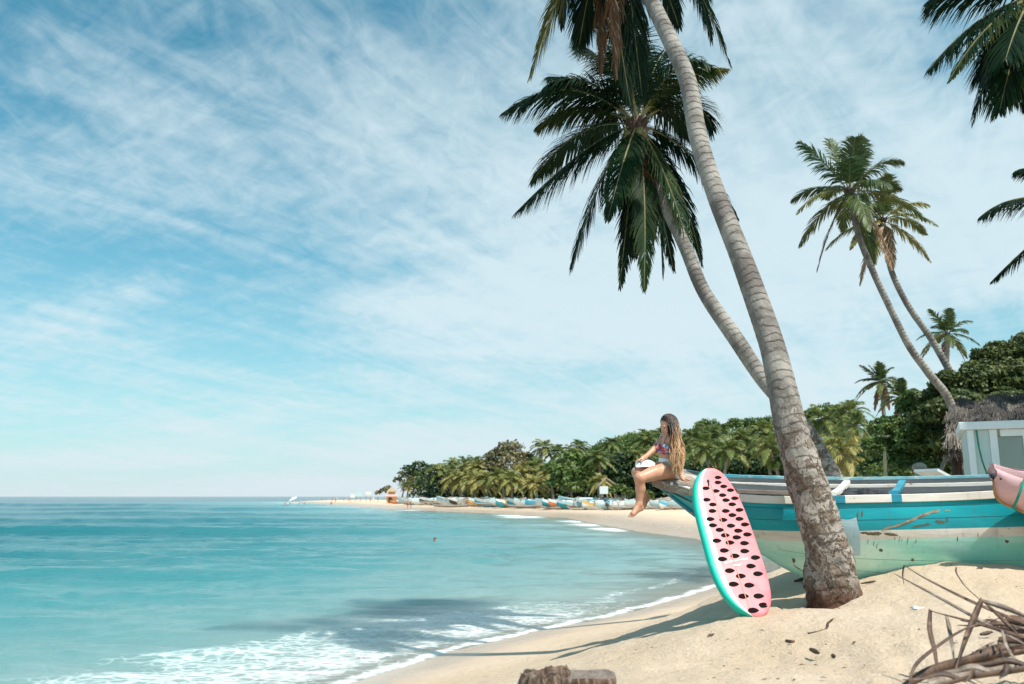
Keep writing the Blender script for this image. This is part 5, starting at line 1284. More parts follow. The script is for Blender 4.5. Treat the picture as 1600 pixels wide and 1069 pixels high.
# ================================================================== surfboard painted as a slice of watermelon
def surfboard():
    B = P(1177, 971, 8.34); T = P(1106, 738.5, 9.34); A = (T-B).normalized(); L = (T-B).length
    n0 = (Vector((0,-1,0)) - A*Vector((0,-1,0)).dot(A)).normalized(); w0 = A.cross(n0) * -1
    if w0.x < 0: w0 = -w0
    th = math.radians(17); Wd = w0*math.cos(th) + (-n0)*math.sin(th); N = n0*math.cos(th) + w0*math.sin(th)
    root = empty('surfboard', B, 'pink, white and green surfboard with black seeds leaning against the teal boat', 'surfboard')
    ns = 60; na = 48
    def hw(s): return max(.004, .308*max(1e-6, 1-abs(2*s-1)**3.6)**(.50 if s > .5 else .55) * (1 - .07*s**1.5))
    def cen(s): return B + A*(L*s) + N*(.05*(2*s-1)**4 + .03*max(0, s-.8)*5*max(0, s-.8))
    def ht(s): return .058*min(1, (hw(s)/.12))**.6
    def sec(s, a):
        ca, sa = math.cos(a), math.sin(a); e = .55
        x = math.copysign(abs(ca)**.85, ca)*hw(s); z = math.copysign(abs(sa)**e, sa)*ht(s)
        return cen(s) + Wd*x + N*z
    m = MB(); S = [.5 - .5*math.cos(PI*i/ns) for i in range(ns+1)]
    angs = [2*PI*k/na for k in range(na)]
    b = 0
    for s in S: m.v += [tuple(sec(s, a)) for a in angs]
    for i in range(ns):
        for k in range(na):
            k2 = (k+1) % na; am = math.degrees((angs[k] + PI/na)) % 360
            jag = 0
            if am < 126: mi = 0              # pink deck, wrapping the right rail
            elif am < 140: mi = 1            # white pith
            elif am < 330: mi = 2            # green rind
            else: mi = 0
            m.f.append((i*na+k, i*na+k2, (i+1)*na+k2, (i+1)*na+k)); m.m.append(mi)
    m.f.append(tuple(range(na))[::-1]); m.m.append(2); m.f.append(tuple(ns*na + k for k in range(na))); m.m.append(2)
    # seeds, measured on the photo and laid on the deck
    cam_o = Vector((0, 0, H))
    def on_deck(px, py, off=.0025):
        d = ray(px, py); t = (B + N*.04 - cam_o).dot(N)/d.dot(N); p = cam_o + d*t
        for _ in range(3):
            s = min(max((p-B).dot(A)/L, .01), .99); x = (p-cen(s)).dot(Wd); q = min(abs(x)/hw(s), .93)
            sa = math.sqrt(max(0, 1-(q**(1/.85))**2)); h = ht(s)*sa**.55
            o = cen(s) + N*(h+off); t = (o - cam_o).dot(N)/d.dot(N); p = cam_o + d*t
        return p
    seeds = [(130,326),(130,350),(157,369),(120,391),(72,378),(190,387),(152,411),(216,426),(76,433),(168,435),(105,456),(198,455),(237,482),(103,487),(167,487),(199,507),(233,525),(93,526),(155,530),(271,552),(105,556),(192,558),(138,578),(227,582),(271,600),(164,604),(220,614),(124,630),(187,639),(257,642),(314,655),(160,677),(258,680),(211,703),(310,711),(151,718),(288,752),(186,774),(322,789),(239,800),(205,839),(280,844),(367,838),(252,897),(325,896),(361,940),(299,965)]
    for i, (cx, cy) in enumerate(seeds):
        px, py = 1080 + cx/3.077, 640 + cy/3.077; k = .75 + .45*(cy-330)/640; rx, ry = 7.4*k, 3.6*k
        ring = []; rxy = []; nn = 20
        for q in range(nn):
            t = 2*PI*q/nn; r = 1.0; x = -math.cos(t); yy = math.sin(t)*(1 - .0)
            x2 = x*rx; y2 = (1 if yy >= 0 else -1)*ry*(max(0, 1-abs(x)**2.4)**.5 if x < 0 else (1-x)**.75*(1+.5*x))
            ring.append(on_deck(px + x2, py + y2 + .10*x2*.2)); rxy.append((x2, py + y2))
        c = on_deck(px - 1, py)
        s_ = min(max((c-B).dot(A)/L, .01), .99); ex_ = max((q-cen(s_)).dot(Wd)/hw(s_) for q in ring)
        if ex_ > 1.08: continue
        if ex_ > .9: sh_ = Wd*((ex_-.84)*hw(s_)); ring = [on_deck(px + x_ - (ex_-.9)*hw(s_)*110, y_) for x_, y_ in rxy]; c = on_deck(px - 1 - (ex_-.9)*hw(s_)*110, py)
        if max((q-c).length for q in ring) > .075: ring = [c + (q-c)*min(1, .05/max((q-c).length, 1e-4)) for q in ring]
        m.add([c] + ring, [(0, 1+q, 1+(q+1) % nn) for q in range(nn)], 3)
    def strip(pts, w, mi):
        P0 = [on_deck(a-w/2, b_, .003) for a, b_ in pts]; P1 = [on_deck(a+w/2, b_, .003) for a, b_ in pts]
        b = len(m.v); m.v += [tuple(q) for q in P0 + P1]; n = len(pts)
        for q in range(n-1): m.f.append((b+q, b+q+1, b+n+q+1, b+n+q)); m.m.append(mi)
    strip([(1111.5 + (1171-1111.5)*k/30 - 5*math.sin(PI*k/30)*.4, 758 + (950-758)*k/30) for k in range(31)], 1.1, 4)
    def poly_mark(pts, mi, off=.0032): m.add([on_deck(a, b_, off) for a, b_ in pts], [tuple(range(len(pts)))], mi)
    poly_mark([(1132,877.5),(1132.5,880.5),(1150,877.4),(1168,874.2),(1168.5,871.2),(1150,875.2)], 1)
    poly_mark([(1137,878.2),(1137.3,878.9),(1163,874.6),(1162.8,873.9)], 5, .0040)
    for q in ([(1148,885),(1153,881),(1157,885),(1153,883.4)], [(1153,882),(1160,880.5),(1156,883)], [(1144,881.6),(1152,883),(1147,884)]): poly_mark(q, 1)
    o = m.build('deck', [MAT['melon_pink'], MAT['melon_white'], MAT['melon_green'], MAT['melon_seed'], MAT['melon_line'], MAT['rope_teal']], root)
    m = MB(); p = on_deck(1106.5, 752, .004); m.ball(p, (.014, .012, .02)); m.tube([p, on_deck(1108, 757, .012), on_deck(1107, 760, .004)], .006, 6); m.build('leash_plug', MAT['black_cloth'], root)
def foam_paint(name, c1, c2, rough=.5, tex=60):
    m, t = new_mat(name); co = t.n('ShaderNodeTexCoord').outputs['Object']
    col = t.mix(t.smooth(t.noise(co, 5, 6, .65), .35, .65), c1, c2); dirt = t.noise(co, 14, 7, .7); col = t.mix(t.m('MULTIPLY', t.smooth(dirt, .60, .72), .25), col, (.45,.30,.24))
    bp = t.n('ShaderNodeBump', None, Height=t.noise(co, tex, 5, .7), Strength=.35, Distance=.006)
    b = t.n('ShaderNodeBsdfPrincipled', None, Base_Color=col, Roughness=rough, Normal=bp); finish(t, b)
foam_paint('melon_pink', (.82,.19,.215), (.84,.26,.28)); foam_paint('melon_white', (.82,.80,.78), (.76,.74,.72)); foam_paint('melon_green', (.0,.46,.34), (.0,.52,.39), .45, 25)
paint('melon_seed', (.006,.005,.005), (.008,.007,.007), 9, .85, .0, .1); foam_paint('melon_line', (.80,.22,.10), (.72,.2,.1))
surfboard()

# ================================================================== the woman sitting on the bow
GY = 9.93; PXM = GY/F
def g(px, py, dy=0.0): return np.array(P(px, py, GY + dy))
def woman():
    C = []
    ax = nrm(g(1057, 684, -.13) - g(1038, 682, .11)); fw = nrm(np.array([-.86, -.50, -.08])); fw = nrm(fw - ax*(fw @ ax)); upt = np.cross(fw, ax)
    if upt[2] < 0: upt = -upt
    R3 = np.stack([ax, fw, upt])
    pel = g(1046, 733, .0); chest = g(1047, 695, -.01); wst = g(1045, 714, .0)
    C += [('e', pel, (.165, .125, .115), R3, .04), ('e', g(1048, 739, .0), (.15, .13, .09), R3, .03), ('c', pel, wst, .115, .098, .04), ('e', wst, (.118, .088, .08), R3, .04), ('c', wst, chest, .090, .095, .04),
          ('e', chest, (.140, .095, .145), R3, .03), ('e', chest + upt*.07, (.15, .08, .07), R3, .03)]
    for s in (-1, 1): C.append(('e', chest + fw*.082 + ax*.066*s - upt*.035, (.062, .060, .062), R3, .02))
    nk = g(1047.5, 679, -.01); hd = g(1043.8, 664.5, -.02)
    C += [('c', chest + upt*.10, nk, .062, .050, .03), ('c', nk, g(1046, 671, -.015), .050, .048, .02)]
    # head turned down towards the knees
    hf = nrm(np.array([-.80, -.38, -.46])); hx = nrm(np.cross(hf, np.array([0, 0, 1.]))); hu = np.cross(hx, hf); RH = np.stack([hx, hf, hu])
    def hp(a, b, c): return hd + hx*a + hf*b + hu*c
    C += [('e', hp(0, -.012, .022), (.076, .094, .090), RH, .02), ('e', hp(0, .020, -.030), (.060, .070, .080), RH, .025), ('e', hp(0, .062, -.083), (.026, .024, .022), RH, .02),
          ('c', hp(0, .088, .002), hp(0, .106, -.030), .010, .014, .012), ('e', hp(0, .080, -.060), (.024, .014, .011), RH, .008), ('e', hp(0, .082, .018), (.050, .016, .012), RH, .012)]
    for s in (-1, 1):
        C += [('e', hp(s*.038, .062, -.028), (.026, .024, .024), RH, .02), ('e', hp(s*.078, -.004, -.012), (.009, .018, .030), RH, .006), ('c', hp(s*.014, .090, -.030), hp(s*.010, .098, -.034), .008, .008, .006)]
    # shoulders and arms (left arm towards the camera, propped behind; right arm reaching to the knee)
    Ls = g(1056.5, 684.5, -.13); Rs = g(1038.5, 682.5, .11)
    C += [('c', Ls, chest + upt*.09, .052, .062, .03), ('c', Rs, chest + upt*.09, .050, .060, .03)]
    Le, Lw = g(1062, 718, -.21), g(1063.5, 741, -.27); C += [('c', Ls, Le, .050, .037, .02), ('c', Le, Lw, .037, .025, .015)]
    Re, Rw = g(1022.5, 702, .02), g(1009, 713.5, -.07); C += [('c', Rs, Re, .048, .036, .02), ('c', Re, Rw, .036, .024, .015)]
    # left hand flat on the rail, fingers spread to the right
    Lp = g(1066.5, 748.0, -.31); C += [('c', Lw, Lp, .026, .028, .012), ('c', Lw + [0, 0, -.02], Lp + [.012, .02, -.004], .020, .018, .01)]
    def finger(p0, dirs, r=.0090):
        p = p0
        for i, (d, l) in enumerate(dirs):
            q = p + nrm(np.array(d, float))*l; C.append(('c', p, q, r*(1-.10*i), r*(1-.10*(i+1)), .004)); p = q
    for i, (dx, dy, ln) in enumerate([(.9, .30, .072), (.97, .08, .080), (.98, -.12, .076), (.92, -.32, .060)]):
        finger(Lp + np.array([.012, .022 - .016*i, -.003]), [((dx, dy, -.10), ln*.45), ((dx, dy, -.42), ln*.32), ((dx, dy, -.30), ln*.25)])
    finger(Lp + np.array([-.008, -.016, -.006]), [((.45, -.75, -.35), .034), ((.65, -.55, -.30), .028)], .0105)
    # right hand resting on the cloth over the right knee
    Rp = g(1003.5, 716.5, -.12); C += [('c', Rw, Rp, .024, .026, .012)]
    for i, (dx, dy, ln) in enumerate([(-.85, .35, .068), (-.92, .08, .076), (-.90, -.16, .072), (-.80, -.40, .056)]):
        finger(Rp + np.array([-.010, .022 - .015*i, -.002]), [((dx, dy, -.25), ln*.45), ((dx, dy, -.70), ln*.32), ((dx, dy, -.85), ln*.25)])
    finger(Rp + np.array([.004, -.018, -.006]), [((-.30, -.75, -.45), .034), ((-.55, -.45, -.60), .028)], .0105)
    # near (left) leg crossed in front
    hL = g(1047, 734.5, -.10); kL = g(999.5, 747.5, -.30); aL = g(998.5, 788, -.27)
    C += [('c', hL, g(1022, 739.5, -.20), .100, .082, .03), ('c', g(1022, 739.5, -.20), kL, .083, .060, .02), ('e', kL, (.060, .056, .060), np.eye(3), .02),
          ('c', kL, g(1000.5, 764, -.27), .055, .055, .02), ('c', g(1000.5, 764, -.27), aL, .054, .032, .02)]
    heel = g(1001.5, 794, -.25); ball = g(989, 803, -.33)
    C += [('c', aL, heel, .032, .030, .02), ('c', aL, ball, .034, .027, .025), ('c', heel, ball, .028, .024, .02)]
    td = nrm(g(981.5, 811.5, -.36) - ball); tw = nrm(np.cross(td, np.array([.3, -.4, .85])))
    for i, ln in enumerate((.052, .048, .043, .038, .032)): 
        p0 = ball + tw*(.020 - .0105*i); C.append(('c', p0, p0 + td*ln, .0125 if i == 0 else .0095, .0095 if i == 0 else .007, .005))
    # far (right) leg, knee under the cloth, foot tucked behind
    hR = g(1042, 733, .09); kR = g(995.5, 738, -.10); aR = g(1007, 774, .00)
    C += [('c', hR, g(1020, 735, .0), .100, .080, .03), ('c', g(1020, 735, .0), kR, .080, .060, .02), ('e', kR, (.058, .056, .060), np.eye(3), .02),
          ('c', kR, g(1000, 756, -.06), .055, .052, .02), ('c', g(1000, 756, -.06), aR, .052, .032, .02)]
    heel = g(1012, 778, .03); ball = g(1006, 790, -.05)
    C += [('c', aR, heel, .032, .030, .02), ('c', aR, ball, .034, .027, .025), ('c', heel, ball, .029, .025, .02)]
    td = nrm(g(1001.5, 795.5, -.10) - ball); tw = nrm(np.cross(td, np.array([.5, -.6, .5])))
    for i, ln in enumerate((.045, .042, .038, .033, .028)):
        p0 = ball + tw*(.020 - .0105*i); C.append(('c', p0, p0 + td*ln, .0125 if i == 0 else .0095, .0095 if i == 0 else .007, .005))
    V, Q = smooth_body(C, .0062, .02, .045)
    root = empty('person', Vector(g(1045, 748)), 'woman in a bikini with very long blonde hair sitting on the teal boat\'s bow', 'person')
    np_mesh('body', V, Q, root, [MAT['skin_woman']], smooth=True)
    # clothing: skin regions pushed out a few millimetres
    nrmv = np.zeros_like(V); fn = np.cross(V[Q[:, 1]]-V[Q[:, 0]], V[Q[:, 2]]-V[Q[:, 0]])
    for k in range(4): np.add.at(nrmv, Q[:, k], fn)
    nrmv = nrm(nrmv); FC = V[Q].mean(1)
    if ((FC - FC.mean(0))*fn).sum() < 0: nrmv = -nrmv
    def garment(mask, off, name, mats, mi=None):
        q = Q[mask]; us = np.unique(q); rm = np.full(len(V), -1); rm[us] = np.arange(len(us))
        o = np_mesh(name, V[us] + nrmv[us]*off, rm[q], root, mats, smooth=True, mi=None if mi is None else mi[mask])
        md = o.modifiers.new('s', 'SOLIDIFY'); md.thickness = .004; md.offset = 1
    l = (FC - chest) @ R3.T; m1 = np.zeros(len(Q), bool)
    for s in (-1, 1):
        c = np.array([.066*s, .082, -.035]); dd = l - c
        m1 |= (np.linalg.norm(dd*[1, .9, 1], axis=1) < .074) & (l[:, 1] > .05) & (dd[:, 2] < .055 - .5*np.abs(dd[:, 0]))
    m1 |= (np.abs(l[:, 2] + .085) < .011) & (np.abs(l[:, 0]) < .17) & (np.abs(l[:, 1]) < .16)
    garment(m1, .003, 'bikini_top', [MAT['bikini_print']])
    lp = FC - pel; up2 = (lp @ nrm(np.array([.28, .1, .95]))); m2 = np.zeros(len(Q), bool)
    pelt = (FC - pel); a_ = pelt @ np.array([-.82, -.25, -.52]); # towards the knees
    m2 = (a_ < .055) & (up2 < .085) & (up2 > -.2) & (np.linalg.norm(pelt, axis=1) < .26) & (pelt[:, 2] + .55*pelt[:, 0] > -.075 - .0*pelt[:, 1])
    garment(m2, .004, 'bikini_bottom', [MAT['bikini_white']])
    # straps round the neck
    m = MB()
    for s in (-1, 1): m.tube([chest + fw*.125 + ax*.060*s + upt*.005, chest + fw*.100 + ax*.055*s + upt*.07, chest + fw*.045 + ax*.052*s + upt*.135, nk + ax*.04*s - fw*.045], .0045, 6)
    m.build('strap', MAT['bikini_print'], root)
    # face: eyes, brows and lips
    m = MB()
    for s in (-1, 1): m.ball(hp(s*.031, .0745, -.002), (.012, .010, .008))
    m.build('eyes', MAT['dark_hair'], root)
    m = MB()
    for s in (-1, 1): m.tube([hp(s*.016, .094, .018), hp(s*.032, .092, .024), hp(s*.050, .078, .018)], .0035, 5)
    m.build('eyebrows', MAT['dark_hair'], root)
    m = MB(); m.ball(hp(0, .092, -.058), (.018, .008, .007)); m.build('lips', MAT['lips'], root)
    # hair: a cap and some hundreds of wavy locks falling down her back
    rs = np.random.RandomState(8); cap = []
    V2, Q2 = smooth_body([('e', hp(0, -.022, .030), (.088, .100, .094), RH, .02), ('e', hp(0, -.045, -.01), (.082, .075, .10), RH, .02), ('c', hp(0, -.05, -.03), tuple(g(1053, 690, -.01)), .078, .075, .03), ('c', tuple(g(1053, 690, -.01)), tuple(g(1059, 712, -.03)), .075, .060, .03)], .008, .02, .05)
    l = (V2 - hd) @ RH.T; fc = l[Q2].mean(1)
    keep = ~((fc[:, 1] > .035 + .25*np.maximum(fc[:, 2]-.02, -.03)) & (fc[:, 2] < .095 - .5*np.abs(fc[:, 0]) ) & (fc[:, 1] > .028) & (np.abs(fc[:, 0]) < .085))
    V2 = V2 + (rs.rand(*V2.shape)-.5)*.003
    VV = []; QQ = []; TT = []; b = 0
    us = np.unique(Q2[keep]); rm = np.full(len(V2), -1); rm[us] = np.arange(len(us)); VV.append(V2[us]); QQ.append(rm[Q2[keep]]); b = len(us)
    for i in range(2600):
        th = rs.uniform(0, 2*PI); ph = rs.uniform(.15, 1.65)
        d = np.array([math.sin(ph)*math.cos(th), math.sin(ph)*math.sin(th), math.cos(ph)])
        if d[1] > .30: d[1] *= -.6
        root_p = hp(0, -.022, .030) + (hx*d[0]*.090 + hf*d[1]*.102 + hu*d[2]*.096)
        q = rs.rand(); near = -np.sign((RH[0] @ np.array([0, 1., 0])))  # which side faces the camera
        sx = d[0]*near   # >0 towards camera
        endy = 705 + 37*rs.rand()**.6
        ex = np.interp(endy, [705, 742], [1072.5, 1064]) - (rs.rand()**1.2)*(24 if endy < 725 else 15); 
        tip = g(ex, endy, -.30 + .30*rs.rand()**1.5 - .05*sx); mid = g(np.interp(q, [0, 1], [1049, 1068]), 686 + 10*rs.rand(), -.27 + .30*rs.rand() - .08*max(0, sx))
        up_ = root_p + hu*.015 - hf*.03 + np.array([.02, 0, -.02]); n = 12; t = np.linspace(0, 1, n)[:, None]
        pts = root_p*(1-t)**3 + 3*up_*t*(1-t)**2 + 3*mid*t*t*(1-t) + tip*t**3
        wv = (t*.015)*np.stack([np.sin(t[:, 0]*rs.uniform(14, 24)+rs.rand()*6), np.cos(t[:, 0]*rs.uniform(14, 24)+rs.rand()*6), np.zeros(n)], 1); pts = pts + wv
        r = np.interp(t[:, 0], [0, .3, .85, 1], [.004, .0050, .0038, .0009])*rs.uniform(.7, 1.2)
        Tn = nrm(np.gradient(pts, axis=0)); A_ = nrm(np.cross(Tn, np.array([0, 1, .2]))); B_ = np.cross(Tn, A_)
        ring = np.stack([pts + A_*r[:, None], pts + B_*r[:, None]*.6, pts - A_*r[:, None], pts - B_*r[:, None]*.6], 1).reshape(-1, 3); VV.append(ring)
        i0 = b + np.arange(n-1)*4
        for k in range(4): QQ.append(np.stack([i0+k, i0+(k+1) % 4, i0+4+(k+1) % 4, i0+4+k], 1))
        b += 4*n
    VV = np.concatenate(VV); QQ = np.concatenate(QQ)
    # dyed lengths: dark at the roots, blonde further down; some light streaks start at the parting
    dist = np.linalg.norm(VV - hp(0, -.01, .06), axis=1); tint = np.clip((dist-.13)/.36, 0, 1)
    jit = np.repeat(rs.rand(len(VV)//4 + 1), 4)[:len(VV)]
    lock = np.concatenate([np.full(len(us), .4), np.repeat(rs.rand(2600), 48)]); tint = np.clip(tint*(.75+.4*lock) + np.where(lock > .86, .35, 0) + (jit-.5)*.1, 0, 1)
    np_mesh('hair', VV, QQ, root, [MAT['hair']], {'tint': tint}, smooth=True)
    # white cloth folded over the right knee
    m = MB(); top = [(993,722),(999,717.5),(1008,717),(1017,719),(1025,724)]; mid = [(991.5,728),(999,722),(1008,721.5),(1017,724),(1024,727)]; bot = [(994,730.5),(1000,730),(1007,729.5),(1014,729.5),(1020,729)]
    rows = []
    for k in range(5):
        rows.append([Vector(g(top[k][0]+1, top[k][1]+6, .10)), Vector(g(*top[k], .04)), Vector(g(top[k][0]-.5, top[k][1]-.5, -.04)), Vector(g(*mid[k], -.15)), Vector(g(*bot[k], -.185))])
    m.loft(rows); o = m.build('cloth', MAT['white_cloth']); md = o.modifiers.new('s', 'SOLIDIFY'); md.thickness = .012; ms = o.modifiers.new('u', 'SUBSURF'); ms.levels = 2; ms.render_levels = 2
    tag(o, 'folded white cloth on the woman\'s knee under her hand', 'cloth')
def hair_mat():
    m, t = new_mat('hair'); tn = t.n('ShaderNodeAttribute', {'attribute_name': 'tint'}).outputs['Fac']
    col = t.ramp(tn, [(0, (.022,.013,.009)), (.25, (.085,.036,.018)), (.55, (.34,.17,.075)), (1, (.68,.43,.235))])
    b = t.n('ShaderNodeBsdfPrincipled', None, Base_Color=col, Roughness=.42); b.inputs['Specular IOR Level'].default_value = .5; finish(t, b)
hair_mat()
def skin_w():
    m, t = new_mat('skin_woman'); co = t.n('ShaderNodeTexCoord').outputs['Object']; n = t.noise(co, 7, 5, .6); col = t.mix(t.smooth(n, .3, .7), (.62,.33,.215), (.55,.275,.175))
    b = t.n('ShaderNodeBsdfPrincipled', None, Base_Color=col, Roughness=.42); b.inputs['Subsurface Weight'].default_value = .08; b.inputs['Subsurface Radius'].default_value = (.02, .008, .004)
    b.inputs['Specular IOR Level'].default_value = .4; finish(t, b)
skin_w()
paint('lips', (.45,.13,.11), (.4,.11,.1), 9, .4, .02)
def bik():
    m, t = new_mat('bikini_print'); co = t.n('ShaderNodeTexCoord').outputs['Object']; v = t.n('ShaderNodeTexVoronoi', None, Scale=34.0, Vector=co)
    s = t.n('ShaderNodeSeparateColor', None, Color=v.outputs['Color']).outputs[0]
    col = t.ramp(s, [(0, (.45,.04,.05)), (.45, (.05,.12,.30)), (.62, (.30,.45,.60)), (.75, (.10,.04,.08)), (.88, (.62,.20,.18))], 'CONSTANT')
    b = t.n('ShaderNodeBsdfPrincipled', None, Base_Color=col, Roughness=.7); finish(t, b)
bik(); paint('bikini_white', (.70,.80,.80), (.62,.74,.75), 9, .7)
woman()
# ================================================================== thatched hut, cabin, things behind the boat
def thatch(name):
    m, t = new_mat(name); tint = t.n('ShaderNodeAttribute', {'attribute_name': 'tint'}).outputs['Fac']
    col = t.ramp(tint, [(0, (.035,.031,.028)), (.5, (.13,.11,.09)), (1, (.34,.29,.235))])
    b = t.n('ShaderNodeBsdfPrincipled', None, Base_Color=col, Roughness=.9); finish(t, b)
thatch('thatch')
def hut():
    Y = 16.0; x0 = P(1478, 700, Y).x; g0 = g1(x0+1, Y); root = empty('thatched_hut', (x0+2, Y, g0), 'grey thatched hut roof with shaggy straw eaves behind the white cabin', 'hut')
    # two slopes: an upper and a lower one, thick pads of straw over a frame
    def slope(e0, e1, r0, r1, name, n, tint, seed, fringe, thick=.12):
        rs = np.random.RandomState(seed); e0, e1, r0, r1 = [np.array(q) for q in (e0, e1, r0, r1)]
        nn = nrm(np.cross(e1-e0, r0-e0)); nn = nn if nn[2] > 0 else -nn
        u = rs.rand(n); v = rs.rand(n)**.8; p = (e0*(1-u)[:, None] + e1*u[:, None])*(1-v)[:, None] + (r0*(1-u)[:, None] + r1*u[:, None])*v[:, None]
        dn = nrm((e0+e1)/2 - (r0+r1)/2); sd = nrm(e1-e0)
        lump = .05*np.sin(u*23+seed) + .04*np.sin(v*17+u*9)
        D = nrm(dn + sd*rs.normal(size=(n, 1))*.14 + nn*rs.normal(size=(n, 1))*.06 - UPV*.1); ln = rs.uniform(.22, .48, n)[:, None]; w = rs.uniform(.006, .014, n)[:, None]
        a = p + nn*(rs.rand(n)*.07 + lump + thick*.5)[:, None] - D*ln*.3; S = nrm(np.cross(D, nn))
        V = np.stack([a - S*w, a + S*w, a + D*ln + S*w*.4, a + D*ln - S*w*.4], 1); T = np.repeat(np.clip(tint + rs.uniform(-.3, .3, n) + .25*np.sin(u*5+seed)*np.sin(v*7), 0, 1), 4)
        k = fringe; u = rs.rand(k); p = e0*(1-u)[:, None] + e1*u[:, None] + nn*(rs.rand(k)*.10)[:, None]; D = nrm(-UPV*.8 + dn*.5 + rs.normal(size=(k, 3))*.22)
        clump = .5 + .5*np.sin(u*38 + seed)*np.sin(u*17); ln = (rs.uniform(.05, .20, k) + .16*clump*rs.rand(k))[:, None]; w = rs.uniform(.008, .02, k)[:, None]; S = nrm(np.cross(D, np.array([0, -1., 0])))
        V = np.concatenate([V, np.stack([p - S*w, p + S*w, p + D*ln + S*w*.3, p + D*ln - S*w*.3], 1)]).reshape(-1, 3); T = np.concatenate([T, np.repeat(np.clip(tint + .15 + rs.uniform(-.25, .35, k), 0, 1), 4)])
        # pad underneath
        pad = [e0, e1, r1, r0]; pv = np.array([q + nn*.04 for q in pad] + [q - nn*thick for q in pad]); b = len(V)
        Q = np.concatenate([np.arange(b).reshape(-1, 4), np.array([(0,1,2,3),(7,6,5,4),(0,4,5,1),(1,5,6,2),(2,6,7,3),(3,7,4,0)]) + b])
        np_mesh(name, np.concatenate([V, pv]), Q, root, [MAT['thatch']], {'tint': np.concatenate([T, np.full(8, tint)])})
    slope(P(1477,704,15.2), P(1720,706,14.6), P(1484,648,16.4), P(1720,640,16.2), 'lower_roof', 9500, .42, 1, 900)
    slope(P(1474,668,15.7), P(1720,660,15.4), P(1500,634,17.0), P(1720,618,16.9), 'upper_roof', 8000, .0, 2, 500)  # darkest straw tint, shade of the upper slope put into the colour
    slope(P(1720,716,19.0), P(1477,716,19.0), P(1720,622,17.2), P(1500,640,17.2), 'back_roof', 600, .3, 3, 200)
    for px, Yp in ((1490, 15.6), (1690, 15.4), (1495, 18.4), (1690, 18.4)):
        a = P(px, 700, Yp); m = MB(); m.tube([(a.x, Yp, g1(a.x, Yp)-.3), (a.x, Yp, a.z+.25)], .07, 8); m.build('post', MAT['dark_wood'], root)
    m = MB(); a = P(1463, 752, 15.3); b = P(1478, 715, 15.3); m.tube([a + (a-b)*.8, a, b], .035, 7); m.build('strut', MAT['grey_wood'], root)
    m = MB(); c = P(1655, 740, 18.3); m.box((c.x, 18.3, (g0 + P(1600,690,18.3).z)/2), (3.4, .12, P(1600,690,18.3).z - g0)); m.build('back_wall', MAT['dark_wood'], root, smooth=False)
hut()
def cabin():
    Y = 12.6; a = P(1512, 745, Y); zt = P(1512, 672, Y).z; zb = g1(a.x+1, Y); x0, x1 = a.x, a.x + 3.4; D = 1.7
    root = empty('cabin', (x0, Y, zb), 'white wooden cabin with large glass windows behind the stern of the teal boat', 'cabin')
    rt = P(1512, 660, Y).z
    m = MB(); m.box(((x0+x1)/2, Y+D/2, (rt+zt)/2), (x1-x0+.12, D+.16, rt-zt)); m.build('roof', MAT['cab_white'], root, smooth=False, bevel=.012)
    def bx(c, s, name, mat='cab_white'): m = MB(); m.box(c, s); return m.build(name, MAT[mat], root, smooth=False, bevel=.006)
    zs = P(1545, 752, Y).z; w1 = P(1516, 700, Y).x; 
    bx(((x0+x1)/2, Y+.05, (zb+zs)/2), (x1-x0-.01, .08, zs-zb), 'wall')
    for yy in (Y+D-.06,): bx(((x0+x1)/2, yy, (zb+zt)/2), (x1-x0-.02, .06, zt-zb-.004), 'wall', 'cab_white')
    for px, wd in ((1517, .09), (1548, .10), (1589, .035), (1650, .10), (1700, .06)):
        c = P(px, 700, Y).x; bx((c, Y+.04, (zs+zt)/2), (wd, .085 if wd > .05 else .04, zt-zs-.006), 'corner_post' if px < 1520 else 'mullion')
    # solid pale panel between corner post and window
    c0, c1 = P(1521, 700, Y).x, P(1543, 700, Y).x; bx(((c0+c1)/2, Y+.055, (zs+zt)/2), (c1-c0-.006, .04, zt-zs-.01), 'panel', 'cab_panel')
    bx(((P(1548,700,Y).x + x1)/2 + .04, Y+.045, zt-.055), (x1-P(1548,700,Y).x-.10, .07, .10), 'lintel')
    for (a0, a1) in ((1553, 1587), (1591.5, 1644), (1656, 1697)):
        q0, q1 = P(a0, 700, Y).x, P(a1, 700, Y).x; bx(((q0+q1)/2, Y+.045, (zs+zt-.11)/2), (q1-q0-.004, .012, zt-.115-zs), 'window_pane', 'glass')
    # left side wall: slanting board, open behind
    m = MB(); m.add([(x0+.02, Y+.10, zs), (x0+.02, Y+D-.1, zs), (x0+.02, Y+D-.1, zt-.002), (x0+.02, Y+.10, zt-.002), (x0+.05, Y+.10, zs), (x0+.05, Y+D-.1, zs), (x0+.05, Y+D-.1, zt-.002), (x0+.05, Y+.10, zt-.002)], [(0,1,2,3),(7,6,5,4),(0,4,5,1),(1,5,6,2),(2,6,7,3),(3,7,4,0)]); m.build('side_wall', MAT['cab_panel'], root, smooth=False)
    m = MB(); m.tube([P(1524, 673, Y-.02), P(1528, 700, Y-.02), P(1533, 722, Y-.02), P(1541, 746, Y-.02)], .012, 6); m.build('cord', MAT['rope_teal'], root)
    root.rotation_euler.z = math.radians(-26)
    for i, px in enumerate((1560, 1596)): 
        m = MB(); c = P(px, 744, Y+.25); m.box((c.x, c.y, c.z), (.12, .2, .10)); tag(m.build('box', MAT['white_paint'], smooth=False, bevel=.01), ['small white box on the shelf behind the left cabin window', 'small white box on the shelf at the right edge of the cabin window'][i], 'box')
paint('cab_white', (.84,.88,.87), (.78,.83,.82), 4, .5, .1, wear=(.45,.42,.36), wear_amt=.72)
paint('cab_panel', (.64,.74,.72), (.58,.69,.67), 3, .5, .1, wear=(.60,.62,.58), wear_amt=.66)
